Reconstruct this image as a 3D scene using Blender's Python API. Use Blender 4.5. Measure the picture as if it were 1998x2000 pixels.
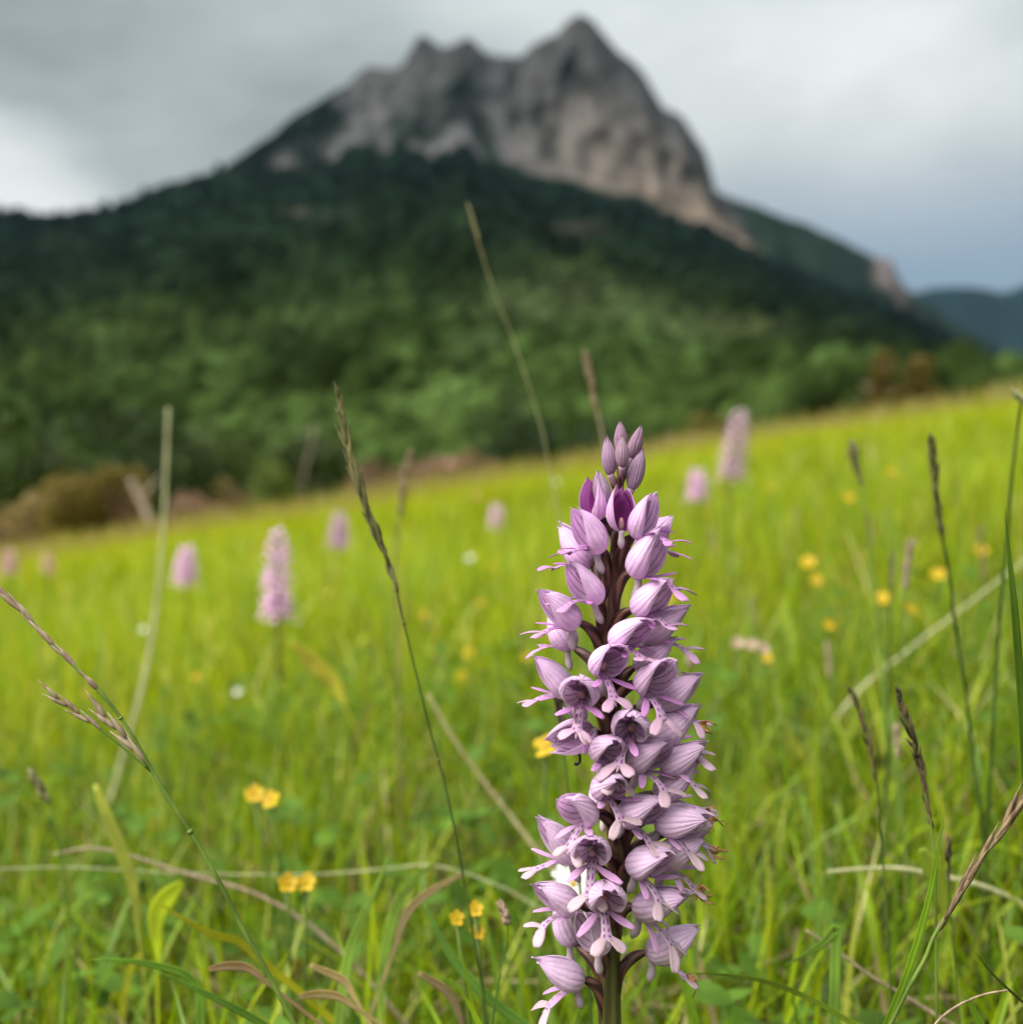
import bpy, math, random
import numpy as np
from mathutils import Vector, Matrix, Quaternion

random.seed(7)
RNG = np.random.default_rng(11)
for o in list(bpy.data.objects):
    bpy.data.objects.remove(o)
scene = bpy.context.scene
COL = scene.collection
R = math.radians

# ------------------------------------------------------------------ camera
CAM_H, PITCH, FPX, DF = 0.30, R(5.3), 1000 / math.tan(R(25)), 0.27
cam_data = bpy.data.cameras.new('camera')
cam = bpy.data.objects.new('camera', cam_data)
COL.objects.link(cam)
cam.location = (0, 0, CAM_H)
cam.rotation_euler = (R(90) - PITCH, 0, 0)
cam_data.sensor_fit = 'VERTICAL'
cam_data.sensor_height = 36
cam_data.sensor_width = 36
cam_data.lens = 18 / math.tan(R(25))
cam_data.clip_start = 0.01
cam_data.clip_end = 40000
cam_data.dof.use_dof = True
cam_data.dof.focus_distance = 0.264
cam_data.dof.aperture_fstop = 9.6
scene.camera = cam

# ------------------------------------------------------------------ sun, sky, exposure
SUN_EL, SUN_AZ = R(56), R(-112)          # azimuth measured from +Y towards +X
sd = Vector((math.sin(SUN_AZ) * math.cos(SUN_EL), math.cos(SUN_AZ) * math.cos(SUN_EL), math.sin(SUN_EL)))
sun_data = bpy.data.lights.new('sun', 'SUN')
sun_data.energy = 1.5
sun_data.angle = R(75)
sun_data.color = (1.0, 0.95, 0.86)
sun = bpy.data.objects.new('sun', sun_data)
COL.objects.link(sun)
sun.rotation_euler = sd.to_track_quat('Z', 'Y').to_euler()
sun.location = (-3, -2, 8)

world = bpy.data.worlds.new('World')
scene.world = world
world.use_nodes = True
wn, wl = world.node_tree.nodes, world.node_tree.links
wn.clear()


class NT:
    """small helper to write node graphs as expressions"""
    def __init__(s, tree):
        s.t, s.n, s.l = tree, tree.nodes, tree.links

    def put(s, sock, val):
        if isinstance(val, bpy.types.NodeSocket):
            s.l.new(val, sock)
        elif val is not None:
            try:
                sock.default_value = val
            except Exception:
                sock.default_value = (*val, 1.0)

    def math(s, op, a, b=None, c=None, clamp=False):
        n = s.n.new('ShaderNodeMath'); n.operation = op; n.use_clamp = clamp
        for i, v in enumerate((a, b, c)):
            if v is not None:
                s.put(n.inputs[i], v)
        return n.outputs[0]

    def vmath(s, op, a, b=None, scale=None):
        n = s.n.new('ShaderNodeVectorMath'); n.operation = op
        s.put(n.inputs[0], a)
        if b is not None:
            s.put(n.inputs[1], b)
        if scale is not None:
            s.put(n.inputs['Scale'], scale)
        return n.outputs['Value'] if op in ('DOT_PRODUCT', 'LENGTH') else n.outputs[0]

    def step(s, v, a, b, lo=0.0, hi=1.0):
        n = s.n.new('ShaderNodeMapRange'); n.interpolation_type = 'SMOOTHSTEP'
        s.put(n.inputs[0], v)
        for i, q in zip((1, 2, 3, 4), (a, b, lo, hi)):
            s.put(n.inputs[i], q)
        return n.outputs[0]

    def mix(s, f, a, b, mode='MIX'):
        n = s.n.new('ShaderNodeMix'); n.data_type = 'RGBA'; n.blend_type = mode
        s.put(n.inputs[0], f); s.put(n.inputs[6], a); s.put(n.inputs[7], b)
        return n.outputs[2]

    def noise(s, vec, scale, detail=4, rough=0.5, dist=0.0):
        n = s.n.new('ShaderNodeTexNoise')
        if vec is not None:
            s.put(n.inputs['Vector'], vec)
        n.inputs['Scale'].default_value = scale
        n.inputs['Detail'].default_value = detail
        n.inputs['Roughness'].default_value = rough
        n.inputs['Distortion'].default_value = dist
        return n.outputs[0]

    def attr(s, name):
        n = s.n.new('ShaderNodeAttribute'); n.attribute_name = name
        return n

    def sep(s, v):
        n = s.n.new('ShaderNodeSeparateXYZ'); s.put(n.inputs[0], v)
        return n.outputs


def ray(px, py):
    """direction through a pixel of the 1998 x 2000 photograph, depth component 1"""
    dx, dy = (px - 999) / FPX, (1000 - py) / FPX
    return np.array((dx, math.cos(PITCH) + math.sin(PITCH) * dy, -math.sin(PITCH) + math.cos(PITCH) * dy))


def at(px, py, d):
    return np.array((0, 0, CAM_H)) + d * ray(px, py)


def unit(v):
    v = np.asarray(v, float)
    return v / (np.linalg.norm(v) + 1e-12)


W = NT(world.node_tree)
tc = wn.new('ShaderNodeTexCoord').outputs['Generated']
tc = W.vmath('NORMALIZE', tc)
sky = wn.new('ShaderNodeTexSky')
sky.sky_type = 'NISHITA'
sky.sun_disc = False
sky.sun_elevation = SUN_EL
sky.sun_rotation = SUN_AZ
sky.air_density = 1.2
sky.dust_density = 1.5
EXPO = 2.5
blue = W.vmath('SCALE', sky.outputs[0], scale=0.05)
# layered cloud sheet: soft billows all round the sky
st = W.vmath('MULTIPLY', tc, (1.0, 1.0, 2.2))
n1 = W.noise(st, 2.1, 5, 0.5, 0.35)
n2 = W.noise(W.vmath('ADD', st, (3.1, 1.7, 0.4)), 5.5, 5, 0.55, 0.2)
nzc = wn.new('ShaderNodeTexNoise'); nzc.inputs['Scale'].default_value = 4.0; nzc.inputs['Detail'].default_value = 4; wl.new(st, nzc.inputs['Vector'])
CNZ = nzc.outputs['Color']
bri = W.math('ADD', W.math('MULTIPLY', n1, 0.75), W.math('MULTIPLY', n2, 0.35))


tcw = W.vmath('NORMALIZE', W.vmath('ADD', tc, W.vmath('SCALE', W.vmath('SUBTRACT', (0.5, 0.5, 0.5), CNZ), scale=0.10)))


def blob(px, py, r0, r1):
    d = unit(ray(px, py))
    return W.step(W.vmath('DOT_PRODUCT', tcw, tuple(d)), math.cos(R(r0)), math.cos(R(r1)))


bri = W.math('MULTIPLY', W.math('SUBTRACT', W.step(bri, 0.30, 0.85), 0.5), 0.36)
bri = W.math('ADD', bri, 0.45)
bri = W.math('ADD', bri, W.math('MULTIPLY', blob(2150, -60, 34, 4), 0.27))        # thinner, brighter cloud to the right
bri = W.math('ADD', bri, W.math('MULTIPLY', blob(1480, 300, 15, 3), 0.05))
bri = W.math('ADD', bri, W.math('MULTIPLY', blob(-40, 500, 7.6, 2.6), 0.46))     # gap low on the left
bri = W.math('SUBTRACT', bri, W.math('MULTIPLY', blob(360, 260, 15, 2), 0.05))    # grey shelf on the left
ccol = W.mix(W.step(bri, 0.35, 0.85), (0.88, 1.0, 1.02, 1), (0.95, 1.0, 0.99, 1))
SKYG = 1.0 / 2 ** EXPO
elev = W.sep(tc)[2]
bri = W.math('MULTIPLY', bri, W.math('ADD', 0.72, W.math('MULTIPLY', W.math('MAXIMUM', elev, 0.0), 1.25)))
ccol = W.vmath('SCALE', ccol, scale=W.math('MULTIPLY', bri, SKYG))
# clouds thin out to blue low in the distance on the right
elev = W.sep(tc)[2]
low = W.math('MULTIPLY', W.step(elev, 0.26, 0.09), blob(2150, 560, 30, 9))
cov = W.math('SUBTRACT', 1.0, W.math('MULTIPLY', low, 0.95))
bluish = W.mix(0.9, blue, (0.135 * SKYG, 0.215 * SKYG, 0.32 * SKYG, 1))
skycol = W.mix(cov, bluish, ccol)
bg = wn.new('ShaderNodeBackground')
bg.inputs['Strength'].default_value = 1.0
wl.new(skycol, bg.inputs['Color'])
wo = wn.new('ShaderNodeOutputWorld')
wl.new(bg.outputs[0], wo.inputs['Surface'])

scene.view_settings.view_transform = 'Standard'
scene.view_settings.look = 'None'
scene.view_settings.gamma = 1
scene.view_settings.exposure = EXPO
scene.view_settings.use_curve_mapping = False
scene.render.engine = 'CYCLES'
scene.cycles.use_denoising = True
scene.cycles.max_bounces = 6
scene.cycles.diffuse_bounces = 3
scene.cycles.glossy_bounces = 2
scene.cycles.transmission_bounces = 4
scene.cycles.volume_bounces = 0
scene.cycles.sample_clamp_indirect = 6


# ------------------------------------------------------------------ materials
def new_mat(name):
    m = bpy.data.materials.new(name)
    m.use_nodes = True
    m.node_tree.nodes.clear()
    return m, NT(m.node_tree)


def finish(m, g, color, rough=0.55, spec=0.3, trans=0.0, tcol=None, bump=None, bstr=0.2, bdist=0.0005, sheen=0):
    p = g.n.new('ShaderNodeBsdfPrincipled')
    g.put(p.inputs['Base Color'], color)
    g.put(p.inputs['Roughness'], rough)
    p.inputs['Specular IOR Level'].default_value = spec
    if sheen:
        p.inputs['Sheen Weight'].default_value = sheen
    out = g.n.new('ShaderNodeOutputMaterial')
    if bump is not None:
        b = g.n.new('ShaderNodeBump')
        b.inputs['Strength'].default_value = bstr
        b.inputs['Distance'].default_value = bdist
        g.put(b.inputs['Height'], bump)
        g.l.new(b.outputs[0], p.inputs['Normal'])
    if trans:
        t = g.n.new('ShaderNodeBsdfTranslucent')
        g.put(t.inputs['Color'], tcol if tcol is not None else color)
        mx = g.n.new('ShaderNodeMixShader')
        mx.inputs[0].default_value = trans
        g.l.new(p.outputs[0], mx.inputs[1])
        g.l.new(t.outputs[0], mx.inputs[2])
        g.l.new(mx.outputs[0], out.inputs['Surface'])
    else:
        g.l.new(p.outputs[0], out.inputs['Surface'])
    return m


def objco(g):
    return g.n.new('ShaderNodeTexCoord').outputs['Object']


def mat_leaf(name, trans=0.42, rough=0.45, nscale=60.0, spec=0.35, tgain=(1.25, 1.15, 0.6, 1)):
    """coloured by the per-blade colour stored on the mesh, lets light through"""
    m, g = new_mat(name)
    c = g.attr('col').outputs['Color']
    nz = g.step(g.noise(objco(g), nscale, 3), 0.3, 0.75, 0.75, 1.2)
    c = g.vmath('SCALE', c, scale=nz)
    t = g.mix(1.0, c, tgain, 'MULTIPLY')
    return finish(m, g, c, rough, spec, trans, t)


def mat_petal(name, inner):
    m, g = new_mat(name)
    c = g.attr('col').outputs['Color']
    uv = g.sep(g.attr('uvp').outputs['Vector'])
    wob = g.noise(objco(g), 420.0, 2)
    v = g.math('ADD', uv[1], g.math('MULTIPLY', g.math('SUBTRACT', wob, 0.5), 0.16))
    wave = g.math('ABSOLUTE', g.math('SINE', g.math('MULTIPLY', v, 9.5 if inner else 10.5)))
    line = g.step(wave, 0.46 if inner else 0.30, 0.10 if inner else 0.0)
    broken = g.step(g.noise(g.vmath('MULTIPLY', objco(g), (0.4, 1, 1)), 380.0, 3), 0.38, 0.62)
    line = g.math('MULTIPLY', line, g.math('ADD', g.math('MULTIPLY', broken, 0.25 if inner else 0.7), 0.75 if inner else 0.3))
    fine = g.noise(objco(g), 900.0, 3)
    if inner:
        fade = g.math('MULTIPLY', g.step(uv[0], 1.0, 0.75), g.step(g.math('ABSOLUTE', uv[1]), 0.98, 0.8))
        line = g.math('MULTIPLY', line, fade)
        deep = g.attr('deep').outputs['Fac']
        base = g.mix(deep, g.mix(0.5, c, (0.96, 0.80, 0.97, 1)), (0.46, 0.012, 0.40, 1))
        col = g.mix(g.math('MULTIPLY', line, 0.95), base, (0.26, 0.020, 0.29, 1))
    else:
        fleck = g.math('MULTIPLY', g.step(fine, 0.45, 0.7), g.step(uv[0], 0.5, 0.05))
        amt = g.math('ADD', g.math('MULTIPLY', line, 0.44), g.math('MULTIPLY', fleck, 0.30))
        col = g.mix(amt, c, (0.46, 0.16, 0.52, 1))
        rim = g.step(g.math('ABSOLUTE', uv[1]), 0.90, 1.0)
        col = g.mix(g.math('MULTIPLY', rim, 0.6), col, (0.74, 0.66, 0.76, 1))
    blot = g.step(g.noise(objco(g), 170.0, 3), 0.35, 0.7, 0.88, 1.10)
    col = g.vmath('SCALE', col, scale=blot)
    h = g.math('ADD', g.math('MULTIPLY', wave, 0.8), g.math('MULTIPLY', fine, 0.6))
    tcol = g.mix(0.45, col, (0.97, 0.80, 0.97, 1))
    return finish(m, g, col, 0.5, 0.25, 0.46, tcol, h, 0.6, 0.0004, sheen=0.1)


def mat_lip(name):
    m, g = new_mat(name)
    c = g.attr('col').outputs['Color']
    uv = g.sep(g.attr('uvp').outputs['Vector'])
    body = g.attr('deep').outputs['Fac']
    # two rows of small purple tufts along the middle lobe
    a = g.math('ABSOLUTE', g.math('SUBTRACT', g.math('ABSOLUTE', uv[1]), 0.42))
    row = g.step(a, 0.26, 0.10)
    wob = g.noise(objco(g), 700.0, 2)
    beat = g.step(g.math('SINE', g.math('ADD', g.math('MULTIPLY', uv[0], 34.0), g.math('MULTIPLY', wob, 9.0))), -0.1, 0.5)
    spot = g.math('MULTIPLY', g.math('MULTIPLY', row, beat), body)
    fine = g.noise(objco(g), 1100.0, 3)
    edge = g.math('MULTIPLY', g.step(fine, 0.4, 0.75), 0.14)
    col = g.mix(edge, c, (0.45, 0.20, 0.48, 1))
    col = g.mix(g.math('MULTIPLY', spot, 0.9), col, (0.22, 0.02, 0.27, 1))
    return finish(m, g, col, 0.5, 0.35, 0.30, col, fine, 0.5, 0.0003, sheen=0.2)


def mat_stalk(name, c1, c2, scale=300.0, trans=0.0, rough=0.5, streak=0.12):
    m, g = new_mat(name)
    n = g.noise(g.vmath('MULTIPLY', objco(g), (1, 1, streak)), scale, 4)
    f = g.step(n, 0.33, 0.68)
    col = g.mix(f, (*c1, 1), (*c2, 1))
    return finish(m, g, col, rough, 0.35, trans, col, n, 0.5, 0.0004)


def mat_ovary(name):
    m, g = new_mat(name)
    uv = g.sep(g.attr('uvp').outputs['Vector'])
    tw = g.math('SINE', g.math('ADD', g.math('MULTIPLY', uv[1], 18.85), g.math('MULTIPLY', uv[0], 9.0)))
    n = g.noise(objco(g), 500.0, 4)
    f = g.math('ADD', g.step(tw, -0.6, 0.9), g.math('MULTIPLY', g.math('SUBTRACT', n, 0.5), 0.7))
    c = g.mix(f, (0.040, 0.012, 0.014, 1), (0.16, 0.07, 0.055, 1))
    c = g.mix(g.attr('deep').outputs['Fac'], c, (0.46, 0.28, 0.40, 1))
    return finish(m, g, c, 0.42, 0.4, 0.0, None, n, 0.3, 0.0003)


M = {}
M['grass'] = mat_leaf('grass_blade', 0.45, 0.5, 60.0, 0.12, (1.3, 1.2, 0.5, 1))
M['grass_near'] = mat_leaf('grass_blade_near', 0.42, 0.40, 60.0, 0.26, (1.3, 1.2, 0.5, 1))
M['foliage'] = mat_leaf('tree_foliage', 0.30, 0.6, 1.2, 0.2)
M['forest'] = mat_leaf('forest_canopy', 0.0, 1.0, 0.35, 0.0)
M['pet_out'] = mat_petal('petal_outside', False)
M['pet_in'] = mat_petal('petal_inside', True)
M['lip'] = mat_lip('lip_petal')
M['ovary'] = mat_ovary('ovary')
def mat_ostem():
    m, g = new_mat('orchid_stem')
    uv = g.sep(g.attr('uvp').outputs['Vector'])
    n = g.noise(g.vmath('MULTIPLY', objco(g), (1, 1, 0.12)), 260, 4)
    rib = g.step(g.math('SINE', g.math('MULTIPLY', uv[1], 37.7)), -0.5, 0.9)
    f = g.math('ADD', g.math('MULTIPLY', g.step(n, 0.33, 0.68), 0.6), g.math('MULTIPLY', rib, 0.4))
    lo = g.mix(f, (0.038, 0.034, 0.012, 1), (0.12, 0.125, 0.035, 1))
    hi = g.mix(f, (0.060, 0.020, 0.020, 1), (0.13, 0.070, 0.040, 1))
    k = g.math('ADD', g.attr('deep').outputs['Fac'], g.math('MULTIPLY', g.math('SUBTRACT', n, 0.5), 0.8), clamp=True)
    c = g.mix(k, lo, hi)
    return finish(m, g, c, 0.45, 0.35, 0, None, n, 0.4, 0.0003)


M['ostem'] = mat_ostem()
M['spur'] = mat_stalk('spur', (0.56, 0.42, 0.54), (0.68, 0.58, 0.62), 500, 0.3)
M['column'] = mat_stalk('column', (0.50, 0.24, 0.30), (0.66, 0.42, 0.40), 900, 0.2)
M['green_stem'] = mat_stalk('green_stem', (0.10, 0.17, 0.025), (0.20, 0.29, 0.05), 300, 0.2)
M['dark_stem'] = mat_stalk('dark_green_stem', (0.045, 0.075, 0.014), (0.09, 0.15, 0.03), 300, 0.15)
M['straw'] = mat_stalk('dry_straw', (0.34, 0.27, 0.13), (0.56, 0.48, 0.28), 260, 0.25)
M['pale_straw'] = mat_stalk('pale_straw', (0.40, 0.40, 0.20), (0.62, 0.60, 0.36), 260, 0.3)
M['spike_brown'] = mat_stalk('seed_brown', (0.10, 0.060, 0.036), (0.30, 0.21, 0.12), 620, 0.1)
M['spike_dark'] = mat_stalk('seed_dark', (0.022, 0.013, 0.012), (0.17, 0.11, 0.065), 900, 0.05)
M['spike_green'] = mat_stalk('seed_green', (0.085, 0.075, 0.028), (0.27, 0.25, 0.11), 620, 0.15)
M['spike_pink'] = mat_stalk('seed_pinkish', (0.25, 0.16, 0.11), (0.46, 0.36, 0.25), 520, 0.15)
M['black'] = mat_stalk('black_fibre', (0.01, 0.01, 0.01), (0.03, 0.025, 0.02), 800)
M['wilt'] = mat_stalk('withered_orange', (0.34, 0.13, 0.045), (0.62, 0.36, 0.17), 1200, 0.2)
M['yellow'] = mat_stalk('yellow_petal', (0.52, 0.33, 0.005), (0.60, 0.44, 0.008), 200, 0.3)
M['white'] = mat_stalk('white_petal', (0.70, 0.70, 0.66), (0.85, 0.85, 0.83), 200, 0.3)
M['salmon'] = mat_stalk('salmon_petal', (0.62, 0.22, 0.12), (0.75, 0.36, 0.2), 200, 0.3)
M['bark'] = mat_stalk('bark', (0.10, 0.075, 0.055), (0.24, 0.19, 0.15), 6, 0, 0.8, 0.3)
M['dead_bark'] = mat_stalk('bleached_bark', (0.24, 0.18, 0.15), (0.42, 0.34, 0.29), 6, 0, 0.8, 0.3)


def mat_terrain(name, nscale, bump=True):
    m, g = new_mat(name)
    c = g.attr('col').outputs['Color']
    n = g.noise(objco(g), nscale, 8, 0.6)
    c = g.vmath('SCALE', c, scale=g.step(n, 0.3, 0.7, 0.72, 1.25))
    return finish(m, g, c, 1.0, 0.0, 0, None, n, 0.6, 0.25 / nscale)


M['rock_slope'] = mat_terrain('mountain_slope', 0.03)
M['turf'] = mat_terrain('turf', 14.0)


# ------------------------------------------------------------------ mesh helpers
class MB:
    """collects vertices, faces and per-vertex colour / uv; build() links one mesh object"""
    def __init__(s):
        s.v, s.f, s.m, s.c, s.u, s.d, s.n = [], [], [], [], [], [], 0

    def add(s, V, F, mat=0, col=(0.5, 0.5, 0.5), uv=None, deep=0.0):
        V = np.asarray(V, float).reshape(-1, 3)
        k = len(V)
        s.v.append(V)
        s.f += [tuple(i + s.n for i in f) for f in F]
        s.m += [mat] * len(F) if isinstance(mat, int) else list(mat)
        c = np.asarray(col, float)
        s.c.append(np.broadcast_to(c, (k, 3)) if c.ndim == 1 else c)
        s.u.append(np.zeros((k, 2)) if uv is None else np.asarray(uv, float).reshape(-1, 2))
        s.d.append(np.broadcast_to(np.asarray(deep, float), (k,)))
        s.n += k

    def build(s, name, mats, parent=None, smooth=True):
        me = bpy.data.meshes.new(name)
        V = np.concatenate(s.v)
        me.from_pydata(V.tolist(), [], s.f)
        put_attrs(me, np.concatenate(s.c), np.concatenate(s.u), np.concatenate(s.d))
        for m in (mats if isinstance(mats, (list, tuple)) else [mats]):
            me.materials.append(m)
        me.polygons.foreach_set('material_index', np.array(s.m, np.int32))
        if smooth:
            me.polygons.foreach_set('use_smooth', np.ones(len(s.f), bool))
        me.update()
        return link(name, me, parent)


def link(name, me, parent=None):
    o = bpy.data.objects.new(name, me)
    COL.objects.link(o)
    if parent is not None:
        o.parent = parent
    return o


def put_attrs(me, col, uv=None, deep=None):
    n = len(me.vertices)
    a = me.attributes.new('col', 'FLOAT_COLOR', 'POINT')
    rgba = np.ones((n, 4), np.float32)
    rgba[:, :3] = col
    a.data.foreach_set('color', rgba.ravel())
    if uv is not None:
        a = me.attributes.new('uvp', 'FLOAT_VECTOR', 'POINT')
        q = np.zeros((n, 3), np.float32)
        q[:, :2] = uv
        a.data.foreach_set('vector', q.ravel())
    if deep is not None:
        a = me.attributes.new('deep', 'FLOAT', 'POINT')
        a.data.foreach_set('value', np.asarray(deep, np.float32))


def big_mesh(name, V, F, mats, col, smooth=True, midx=None):
    """V (n,3), F (m,k) arrays, k = 3 or 4"""
    me = bpy.data.meshes.new(name)
    F = np.asarray(F, np.int32)
    k = F.shape[1]
    me.vertices.add(len(V))
    me.vertices.foreach_set('co', np.asarray(V, np.float32).ravel())
    me.loops.add(F.size)
    me.loops.foreach_set('vertex_index', F.ravel())
    me.polygons.add(len(F))
    me.polygons.foreach_set('loop_start', np.arange(0, F.size, k, dtype=np.int32))
    me.polygons.foreach_set('use_smooth', np.full(len(F), smooth, bool))
    for m in (mats if isinstance(mats, (list, tuple)) else [mats]):
        me.materials.append(m)
    if midx is not None:
        me.polygons.foreach_set('material_index', np.asarray(midx, np.int32))
    me.update(calc_edges=True)
    put_attrs(me, col)
    return link(name, me)


def tag(o, label=None, cat=None, group=None, kind=None):
    if label: o['label'] = label
    if cat: o['category'] = cat
    if group: o['group'] = group
    if kind: o['kind'] = kind
    return o


def empty(name, loc):
    o = bpy.data.objects.new(name, None)
    o.empty_display_size = 0.01
    o.location = loc
    COL.objects.link(o)
    return o


def grid_faces(n, m, off=0, flip=False):
    f = []
    for i in range(n - 1):
        for j in range(m - 1):
            a, b, c, d = i * m + j, i * m + j + 1, (i + 1) * m + j + 1, (i + 1) * m + j
            q = (a + off, b + off, c + off, d + off)
            f.append(q[::-1] if flip else q)
    return f


def sheet(mb, P, thick, col, mats=(0, 1), deep=0.0):
    """thin two-sided petal from a grid of points (n,m,3): outer and inner skin with a rim"""
    n, m = P.shape[:2]
    du = np.gradient(P, axis=0)
    dv = np.gradient(P, axis=1)
    N = np.cross(dv, du)
    N /= np.linalg.norm(N, axis=2, keepdims=True) + 1e-15
    u, v = np.meshgrid(np.linspace(0, 1, n), np.linspace(-1, 1, m), indexing='ij')
    uv = np.stack((u, v), -1).reshape(-1, 2)
    taper = (thick * (1 - 0.6 * np.abs(v) ** 4))[..., None]
    V = np.concatenate((P.reshape(-1, 3), (P - N * taper).reshape(-1, 3)))
    k = n * m
    F = grid_faces(n, m, 0, False)
    mt = [mats[0]] * len(F)
    g = grid_faces(n, m, k, True)
    F += g
    mt += [mats[1]] * len(g)
    ring = [j for j in range(m)] + [i * m + m - 1 for i in range(1, n)] + [(n - 1) * m + j for j in range(m - 2, -1, -1)] + [i * m for i in range(n - 2, 0, -1)]
    for a, b in zip(ring, ring[1:] + ring[:1]):
        F.append((b, a, a + k, b + k))
        mt.append(mats[0])
    c = np.asarray(col, float)
    if c.ndim == 3:
        c = np.concatenate((c.reshape(-1, 3),) * 2)
    mb.add(V, F, mt, c, np.concatenate((uv, uv)), deep)


def frames(path):
    path = np.asarray(path, float)
    T = np.gradient(path, axis=0)
    T /= np.linalg.norm(T, axis=1, keepdims=True) + 1e-15
    up = np.array((0.0, -1.0, 0.15))
    A = []
    a = unit(np.cross(T[0], up)) if abs(np.dot(T[0], up)) < 0.98 else unit(np.cross(T[0], (1, 0, 0)))
    for t in T:
        a = unit(a - t * np.dot(a, t))
        A.append(a)
    A = np.array(A)
    return path, T, A, np.cross(T, A)


def tube(mb, path, rad, sides=8, mat=0, col=(0.5, 0.5, 0.5), ridge=0.0, twist=0.0, nr=6, deep=None, cap=True):
    path, T, A, B = frames(path)
    n = len(path)
    rad = np.broadcast_to(np.asarray(rad, float), (n,))
    V, uv = [], []
    for i in range(n):
        th = np.linspace(0, 2 * math.pi, sides, endpoint=False)
        rr = rad[i] * (1 + ridge * np.cos(nr * th + twist * i / max(1, n - 1)))
        V.append(path[i] + np.outer(np.cos(th) * rr, A[i]) + np.outer(np.sin(th) * rr, B[i]))
        uv.append(np.stack((np.full(sides, i / (n - 1)), th / (2 * math.pi)), -1))
    F = []
    for i in range(n - 1):
        for j in range(sides):
            k = (j + 1) % sides
            F.append((i * sides + j, i * sides + k, (i + 1) * sides + k, (i + 1) * sides + j))
    if cap:
        F.append(tuple(range(sides - 1, -1, -1)))
        F.append(tuple((n - 1) * sides + j for j in range(sides)))
    dp = 0.0 if deep is None else np.repeat(np.asarray(deep, float), sides)
    mb.add(np.concatenate(V), F, mat, col, np.concatenate(uv), dp)


def smooth_path(pts, n):
    """smooth curve through the points, tangents weighted by chord length"""
    P = np.asarray(pts, float)
    if len(P) == 2:
        return P[0] + (P[1] - P[0]) * np.linspace(0, 1, n)[:, None]
    L_ = np.linalg.norm(np.diff(P, axis=0), axis=1) + 1e-9
    k = np.concatenate(([0], np.cumsum(L_)))
    V_ = np.diff(P, axis=0) / L_[:, None]
    T = np.vstack((V_[:1], (V_[:-1] * L_[1:, None] + V_[1:] * L_[:-1, None]) / (L_[1:] + L_[:-1])[:, None], V_[-1:]))
    out = []
    for t in np.linspace(0, len(P) - 1 - 1e-9, n):
        i = int(t); f = t - i
        h = L_[i]
        out.append((2 * f ** 3 - 3 * f * f + 1) * P[i] + (f ** 3 - 2 * f * f + f) * h * T[i] + (3 * f * f - 2 * f ** 3) * P[i + 1] + (f ** 3 - f * f) * h * T[i + 1])
    return np.array(out)


_tab = RNG.random((256, 256))


def vnoise(x, y):
    x = np.asarray(x, float); y = np.asarray(y, float)
    xi, yi = np.floor(x).astype(int), np.floor(y).astype(int)
    fx, fy = x - xi, y - yi
    fx, fy = fx * fx * (3 - 2 * fx), fy * fy * (3 - 2 * fy)
    g = lambda a, b: _tab[a % 256, b % 256]
    return (g(xi, yi) * (1 - fx) + g(xi + 1, yi) * fx) * (1 - fy) + (g(xi, yi + 1) * (1 - fx) + g(xi + 1, yi + 1) * fx) * fy


def fbm(x, y, o=4):
    s, a, t = 0, 0.5, 0
    for k in range(o):
        s = s + a * vnoise(x * 2 ** k + 17.3 * k, y * 2 ** k + 5.1 * k)
        t += a
        a *= 0.5
    return s / t


# ------------------------------------------------------------------ ground
def ground_z(x, y):
    x = np.asarray(x, float); y = np.asarray(y, float)
    xs = np.clip(x, -60, 60)
    z = 0.160 * xs - 0.050 * np.clip(y, -6, 1e9)
    z = z + 0.05 * (fbm(x * 0.35 + 9, y * 0.35 + 4, 3) - 0.5) * np.clip((np.hypot(x, y) - 1) / 4, 0, 1)
    fall = np.clip(y - 13.5, 0, 60)
    z = z - 0.0105 * fall ** 2 - 0.25 * np.clip(y - 73.5, 0, 500)
    return z + 0.012 * (vnoise(x * 7, y * 7) - 0.5)


def on_plane(px, py, h):
    """point seen at a pixel, h metres above the meadow"""
    d = 0.3
    for _ in range(60):
        p = at(px, py, d)
        e = p[2] - (float(ground_z(p[0], p[1])) + h)
        slope = ray(px, py)[2] + 0.05
        d = min(max(d + e / max(0.05, -slope + 0.04) * 0.8, 0.2), 30)
    return at(px, py, d), d


rr = np.concatenate(([0.0], np.geomspace(0.12, 95, 110)))
aa = np.radians(np.linspace(-180, 180, 181))
gx = rr[:, None] * np.sin(aa)[None]
gy = rr[:, None] * np.cos(aa)[None]
GV = np.stack((gx, gy, ground_z(gx, gy)), -1).reshape(-1, 3)
n, m = gx.shape
I = np.arange(n * m).reshape(n, m)
GF = np.stack((I[:-1, :-1], I[1:, :-1], I[1:, 1:], I[:-1, 1:]), -1).reshape(-1, 4)
dist = np.hypot(GV[:, 0], GV[:, 1])
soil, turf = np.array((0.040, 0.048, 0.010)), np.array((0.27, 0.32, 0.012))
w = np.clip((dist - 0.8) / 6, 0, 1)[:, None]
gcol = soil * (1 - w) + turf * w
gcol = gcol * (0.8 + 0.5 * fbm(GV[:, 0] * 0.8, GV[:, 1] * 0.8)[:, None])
tag(big_mesh('meadow_ground', GV, GF, M['turf'], gcol), kind='structure')

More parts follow.
